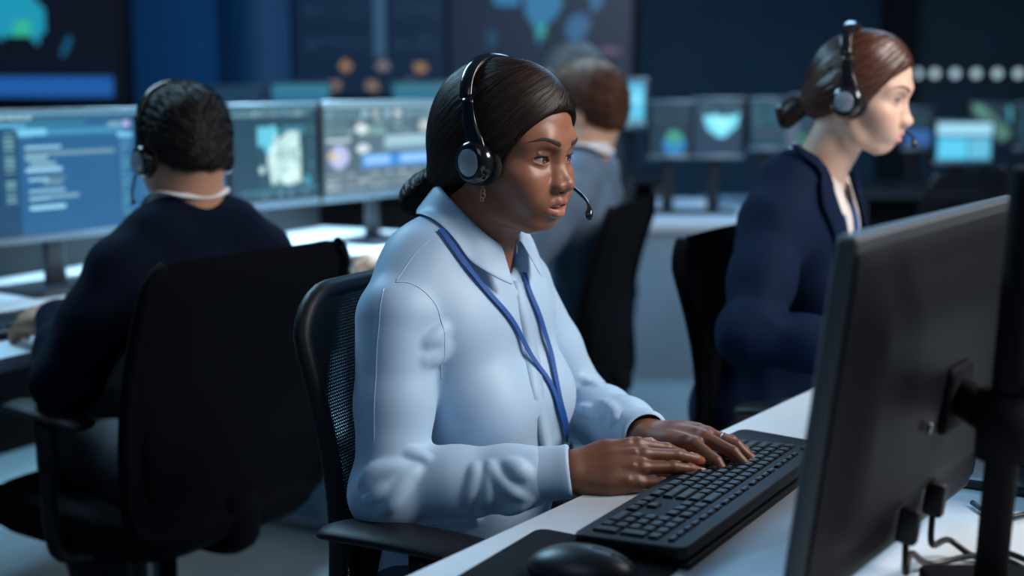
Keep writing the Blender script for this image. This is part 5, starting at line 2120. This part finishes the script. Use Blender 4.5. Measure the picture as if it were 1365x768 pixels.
# ------------------------------------------------------------------ the woman in the navy blazer
def right_woman():
    s = dict(fem=True, label='woman in a navy blazer with auburn ponytail and headset, looking down', q=.91, head=(.630, 2.42, 1.222), yaw=-27, pitch=11, roll=0, hs=.925,
             neck=(.572, 2.455, 1.064), byaw=-30, lean=12, w=1.0, skin=(.72, .46, .34), lip=(.66, .17, .18), skin_mat='skin_light', head_h=.0022,
             face=dict(lips=.85, nose=.0108, mouth_up=.002, mouth_open=0, shadow=.45, blush=.35, neck=.047, nose_len=.93, eye_open=.0048),
             elbow_r=np.array([.405, 2.20, .815]), wrist_r=np.array([.63, 2.13, .79]), elbow_l=np.array([.74, 2.70, .80]), wrist_l=np.array([.86, 2.45, .80]),
             hand_r=dict(X=(.9, -.35, -.1), Z=(0, -.3, .95), curl=[(20, 25, 15)] * 4, h=.0026), hand_l=dict(X=(.8, -.6, -.1), Z=(0, 0, 1), curl=[(20, 25, 15)] * 4, h=.0026),
             knee_r=np.array([.92, 2.08, .52]), knee_l=np.array([1.02, 2.26, .52]), ankle_r=np.array([.92, 2.08, .09]), ankle_l=np.array([1.02, 2.26, .09]))
    root, hf, bf, f, sh = make_person(s)
    eyeballs(root, hf, f, np.array([.9, -.25, -.5]), iris=(.04, .03, .02))
    lashes_brows(root, hf, f, lash_len=.006, browcol='brow_auburn', brow_w=.0075)
    h = Field()
    h.ell((-.004, 0, .034), (.094, .0790, .0840), .01)
    h.ell((.022, 0, .046), (.070, .0690, .072), .03)
    h.ell((-.040, 0, -.012), (.054, .064, .060), .04)
    h.ell((-.074, 0, -.036), (.026, .032, .028), .04)
    for sg in (1, -1):
        h.ell((.010, .058 * sg, .002), (.040, .0200, .038), .03)
    h.ell((.120, 0, -.046), (.106, .115, .118), .008, 's')
    h.plane((0, 0, -.070), (.45, 0, -1), .03, 's')
    lo, hi = h.bounds(.006)
    V, F = h.mesh(lo, hi, .0036)
    hair = mk('hair', hf.w(V), F, M['hair_auburn'], root, True, col=np.tile(np.array([.055, .020, .012]), (len(V), 1)))
    tail = Field()
    tail.ell((-.094, 0, -.046), (.016, .015, .014), .01)
    tail.chain([(-.090, 0, -.042), (-.108, 0, -.052), (-.126, 0, -.072), (-.126, 0, -.094)], [.011, .015, .019, .010], .02)
    lo, hi = tail.bounds(.006)
    V2, F2 = tail.mesh(lo, hi, .0032)
    po = mk('ponytail', hf.w(V2), F2, M['hair_auburn'], root, True, col=np.tile(np.array([.05, .018, .011]), (len(V2), 1)))
    bn = np.array([-.092, 0, -.044])

    def dirf(p):
        fr_ = sstep(-.01, .06, p[:, 0:1]) * sstep(.03, .09, p[:, 2:3])
        sd = np.sign(p[:, 1:2] + .0)
        return nrm(bn - p) * (1 - .4 * fr_) + np.concatenate([-.05 * fr_, sd * .8 * fr_, -.5 * fr_], 1)
    idx = RNG.choice(len(V), 3200)
    SV, SF, SCc = strands(h, V[idx], dirf, 12, .0095, .0022, (.0001, .0018), (.085, .030, .016), .35, .45)
    mk('hair_strands', hf.w(SV), SF, M['hair_auburn'], hair, True, col=SCc, kind='stuff')
    idx = RNG.choice(len(V2), 500)
    SV, SF, SCc = strands(tail, V2[idx], lambda p: np.tile([-.4, 0, -1.0], (len(p), 1)), 8, .007, .0024, (0, .003), (.07, .025, .014), .35, .5, rise=.003)
    mk('hair_strands', hf.w(SV), SF, M['hair_auburn'], po, True, col=SCc, kind='stuff')

    def vcut(S):
        # V opening of the blazer: wedge in front of the chest
        def fn(p):
            ztop, zbot = .06, -.27
            t = (p[..., 2] - zbot) / (ztop - zbot)
            hw = .020 + .074 * t
            return np.maximum(np.maximum(np.abs(p[..., 1]) - hw, zbot - p[..., 2]), -(p[..., 0] - .015))
        S.raw(fn, .006, 's', (.0, -.1, -.3), (.25, .1, .12))
    S, jk = jacket_of(root, s, bf, sh, M['navy_light'], .010, (.060, .054, .048, .046, .040), .005, vcut, 'blazer')
    Bl = Field(); add_torso(Bl, -.002, s['w'], True)
    Bl.cone((-.0, 0, -.02), (-.0, 0, .12), .053, .060, .012, 's')
    lo, hi = np.array([-.12, -.13, -.34]), np.array([.2, .13, .08])
    V, F = Bl.mesh(lo, hi, .006)
    mk('blouse', bf.w(V), F, M['cream_blouse'], root, True)
    collar('blouse_collar', root, bf, Bl, M['cream_blouse'], (.000, 0, .002), .054, .055, .028, -.020, .024, .034, .065, gap=24, th=.002, splay=.5)
    # lapels: shaped sheets lying on the blazer edge
    Bf = Field(); add_torso(Bf, .017, s['w'], True)
    for sg in (1, -1):
        n = 26
        rows = []
        for t in np.linspace(0, 1, n):
            z = .060 - .325 * t
            yin = .020 + .070 * (1 - t)
            wd = .046 * (1 - t) ** .55 * (0.75 + .6 * sstep(.10, .30, t)) + .002
            if t < .16: wd *= .72
            row = []
            for k in np.linspace(0, 1, 6):
                q = np.array([.16 if t > .15 else .16 * t / .15, (yin + wd * k) * sg, z])
                # drop onto the chest along -x
                xs = np.linspace(.22, -.10, 130)
                pr = np.stack([xs, np.full(130, q[1]), np.full(130, q[2])], 1)
                dd = Bf(pr)
                i = np.argmax(dd < .002)
                x = xs[i] if dd[i] < .002 else -.03
                row.append((x + .001, q[1], q[2]))
            rows.append(row)
        V = np.array(rows).reshape(-1, 3)
        o = mk('lapel', bf.w(V), grid_faces(n, 6), M['navy_light'], root, True)
        md = o.modifiers.new('solid', 'SOLIDIFY'); md.thickness = .004; md.offset = 0
    lan = thing('lanyard', tuple(bf.w((.09, -.01, -.16))), 'bright blue lanyard strap on the cream blouse of the blazer woman', 'lanyard')
    for sg in (1, -1):
        pts = spline([(.06, .040 * sg, -.02), (.10, .030 * sg, -.10), (.13, .018 * sg, -.20), (.13, .004 * sg, -.30)], 24)
        pts = Bl.project(pts, .004)
        V, F = ribbon(pts, nrm(Bl.grad(pts)), .014, .0012)
        mk('strap', bf.w(V), F, M['lanyard'], lan, True)
    trousers(root, s, bf, M['trouser'])
    headset('black over-head headset with silver disc on the woman in the blazer', hf, f, cup_x=.004, cup_z=-.014, tilt=-14)


right_woman()


# ------------------------------------------------------------------ the man in navy seen from behind
def left_man():
    s = dict(fem=False, deep=.84, label='man in a navy sweater seen from behind, typing at the left desk', head=(-.612, 2.47, 1.118), yaw=128, pitch=14, roll=0, hs=.97,
             neck=(-.612, 2.462, .984), byaw=138, lean=2, w=1.02, skin=(.44, .235, .15), skin_mat='skin_tan', head_h=.0026,
             face=dict(lips=.9, nose=.0125, neck=.057, eye_open=.004),
             elbow_l=np.array([-.790, 2.28, .72]), wrist_l=np.array([-.862, 2.455, .800]), elbow_r=np.array([-.56, 2.80, .74]), wrist_r=np.array([-.80, 2.90, .79]),
             hand_l=dict(X=(-.75, .55, -.10), Z=(-.1, -.25, .95), curl=[(34, 34, 20), (34, 38, 22), (34, 38, 22), (32, 36, 22)], spread=(10, 2, -6, -14), h=.0024, s=1.05),
             hand_r=dict(X=(-.75, .5, -.10), Z=(0, 0, 1), curl=[(34, 34, 20)] * 4, h=.003),
             knee_l=np.array([-.90, 2.62, .50]), knee_r=np.array([-.88, 2.78, .52]), ankle_l=np.array([-.74, 2.36, .10]), ankle_r=np.array([-.88, 2.86, .09]), toe=(-.6, .8, 0))
    root, hf, bf, f, sh = make_person(s)
    eyeballs(root, hf, f, np.array([-.6, .7, -.3]))
    lashes_brows(root, hf, f, lash_len=.002)
    short_hair(root, hf, f, M['hair_black'], (.018, .013, .012), thick=.007, n=3600, low=-.034)
    jacket_of(root, s, bf, sh, M['navy'], .004, (.064, .060, .054, .050, .042), .006, None, 'sweater', hole=.053)
    Bl = Field(); add_torso(Bl, .012, s['w'], False)
    collar('shirt_collar', root, bf, Bl, M['white_shirt'], (-.004, 0, -.004), .058, .061, .026, -.020, .028, .016, .05, gap=18, th=.0022, splay=.30)
    trousers(root, s, bf, M['trouser'])
    sp_boom['black headset with microphone arm on the man in navy'] = [(.016, .094, -.030), (.045, .094, -.055), (.072, .090, -.078), (.092, .080, -.088)]
    headset('black headset with microphone arm on the man in navy', hf, f, cup_x=.010, cup_z=-.016, side_boom=1, tilt=-4)


left_man()


# ------------------------------------------------------------------ the man in the grey-blue jacket
def back_man():
    s = dict(fem=False, deep=.86, label='brown-haired man in a grey blue jacket seen from behind at the second row', head=(.198, 3.42, 1.168), yaw=150, pitch=10, roll=0, hs=.98,
             neck=(.170, 3.40, 1.030), byaw=158, lean=-6, w=.90, skin=(.55, .32, .23), skin_mat='skin_light', head_h=.0034,
             face=dict(lips=.9, nose=.0125, neck=.058),
             elbow_l=np.array([.02, 3.22, .80]), wrist_l=np.array([-.27, 3.34, .790]), elbow_r=np.array([.02, 3.74, .80]), wrist_r=np.array([-.06, 3.98, .79]),
             hand_l=dict(X=(-.93, .30, -.05), Z=(-.05, -.35, .93), curl=[(22, 28, 18), (24, 32, 20), (26, 34, 20), (26, 34, 20)], spread=(8, 2, -5, -12), h=.0028, s=1.08),
             hand_r=dict(X=(-.8, .5, -.10), Z=(0, 0, 1), curl=[(34, 34, 20)] * 4, h=.0034),
             knee_l=np.array([-.18, 3.45, .52]), knee_r=np.array([-.05, 3.78, .52]), ankle_l=np.array([-.18, 3.45, .09]), ankle_r=np.array([-.05, 3.78, .09]))
    root, hf, bf, f, sh = make_person(s)
    short_hair(root, hf, f, M['hair_brown'], (.085, .034, .019), thick=.012, n=2400)
    jacket_of(root, s, bf, sh, M['greyblue'], .008, (.066, .060, .056, .052, .044), .007, None, 'jacket')
    Bl = Field(); add_torso(Bl, .018, s['w'], False)
    collar('shirt_collar', root, bf, Bl, M['white_shirt'], (-.006, 0, .006), .066, .068, .036, -.020, .030, .030, .05, gap=18, th=.0024, splay=.3)
    trousers(root, s, bf, M['trouser'])


back_man()


def far_man():
    s = dict(fem=False, label='grey-haired man mostly hidden behind the brown-haired man', head=(.215, 4.62, 1.250), yaw=172, pitch=6, roll=0, hs=1.0,
             neck=(.235, 4.62, 1.11), byaw=165, lean=10, w=1.1, skin=(.60, .38, .28), skin_mat='skin_light', head_h=.0042,
             face=dict(lips=.9, nose=.0125, neck=.058),
             elbow_l=np.array([.15, 4.34, .86]), wrist_l=np.array([-.08, 4.42, .82]), elbow_r=np.array([.20, 4.92, .86]), wrist_r=np.array([-.05, 4.85, .82]),
             knee_l=np.array([-.15, 4.50, .52]), knee_r=np.array([-.15, 4.75, .52]), ankle_l=np.array([-.15, 4.50, .09]), ankle_r=np.array([-.15, 4.75, .09]))
    root, hf, bf, f, sh = make_person(s)
    short_hair(root, hf, f, M['hair_grey'], (.10, .105, .115), thick=.010, n=1500)
    jacket_of(root, s, bf, sh, M['dark_suit'], .016, (.070, .066, .060, .056, .046), .010, None, 'jacket')
    trousers(root, s, bf, M['trouser'])
    chair('office chair under the grey-haired man, hidden behind others', (.20, 4.62, 0), 165, z1=.85, armr=False, mesh=False, back_w=.40)


far_man()
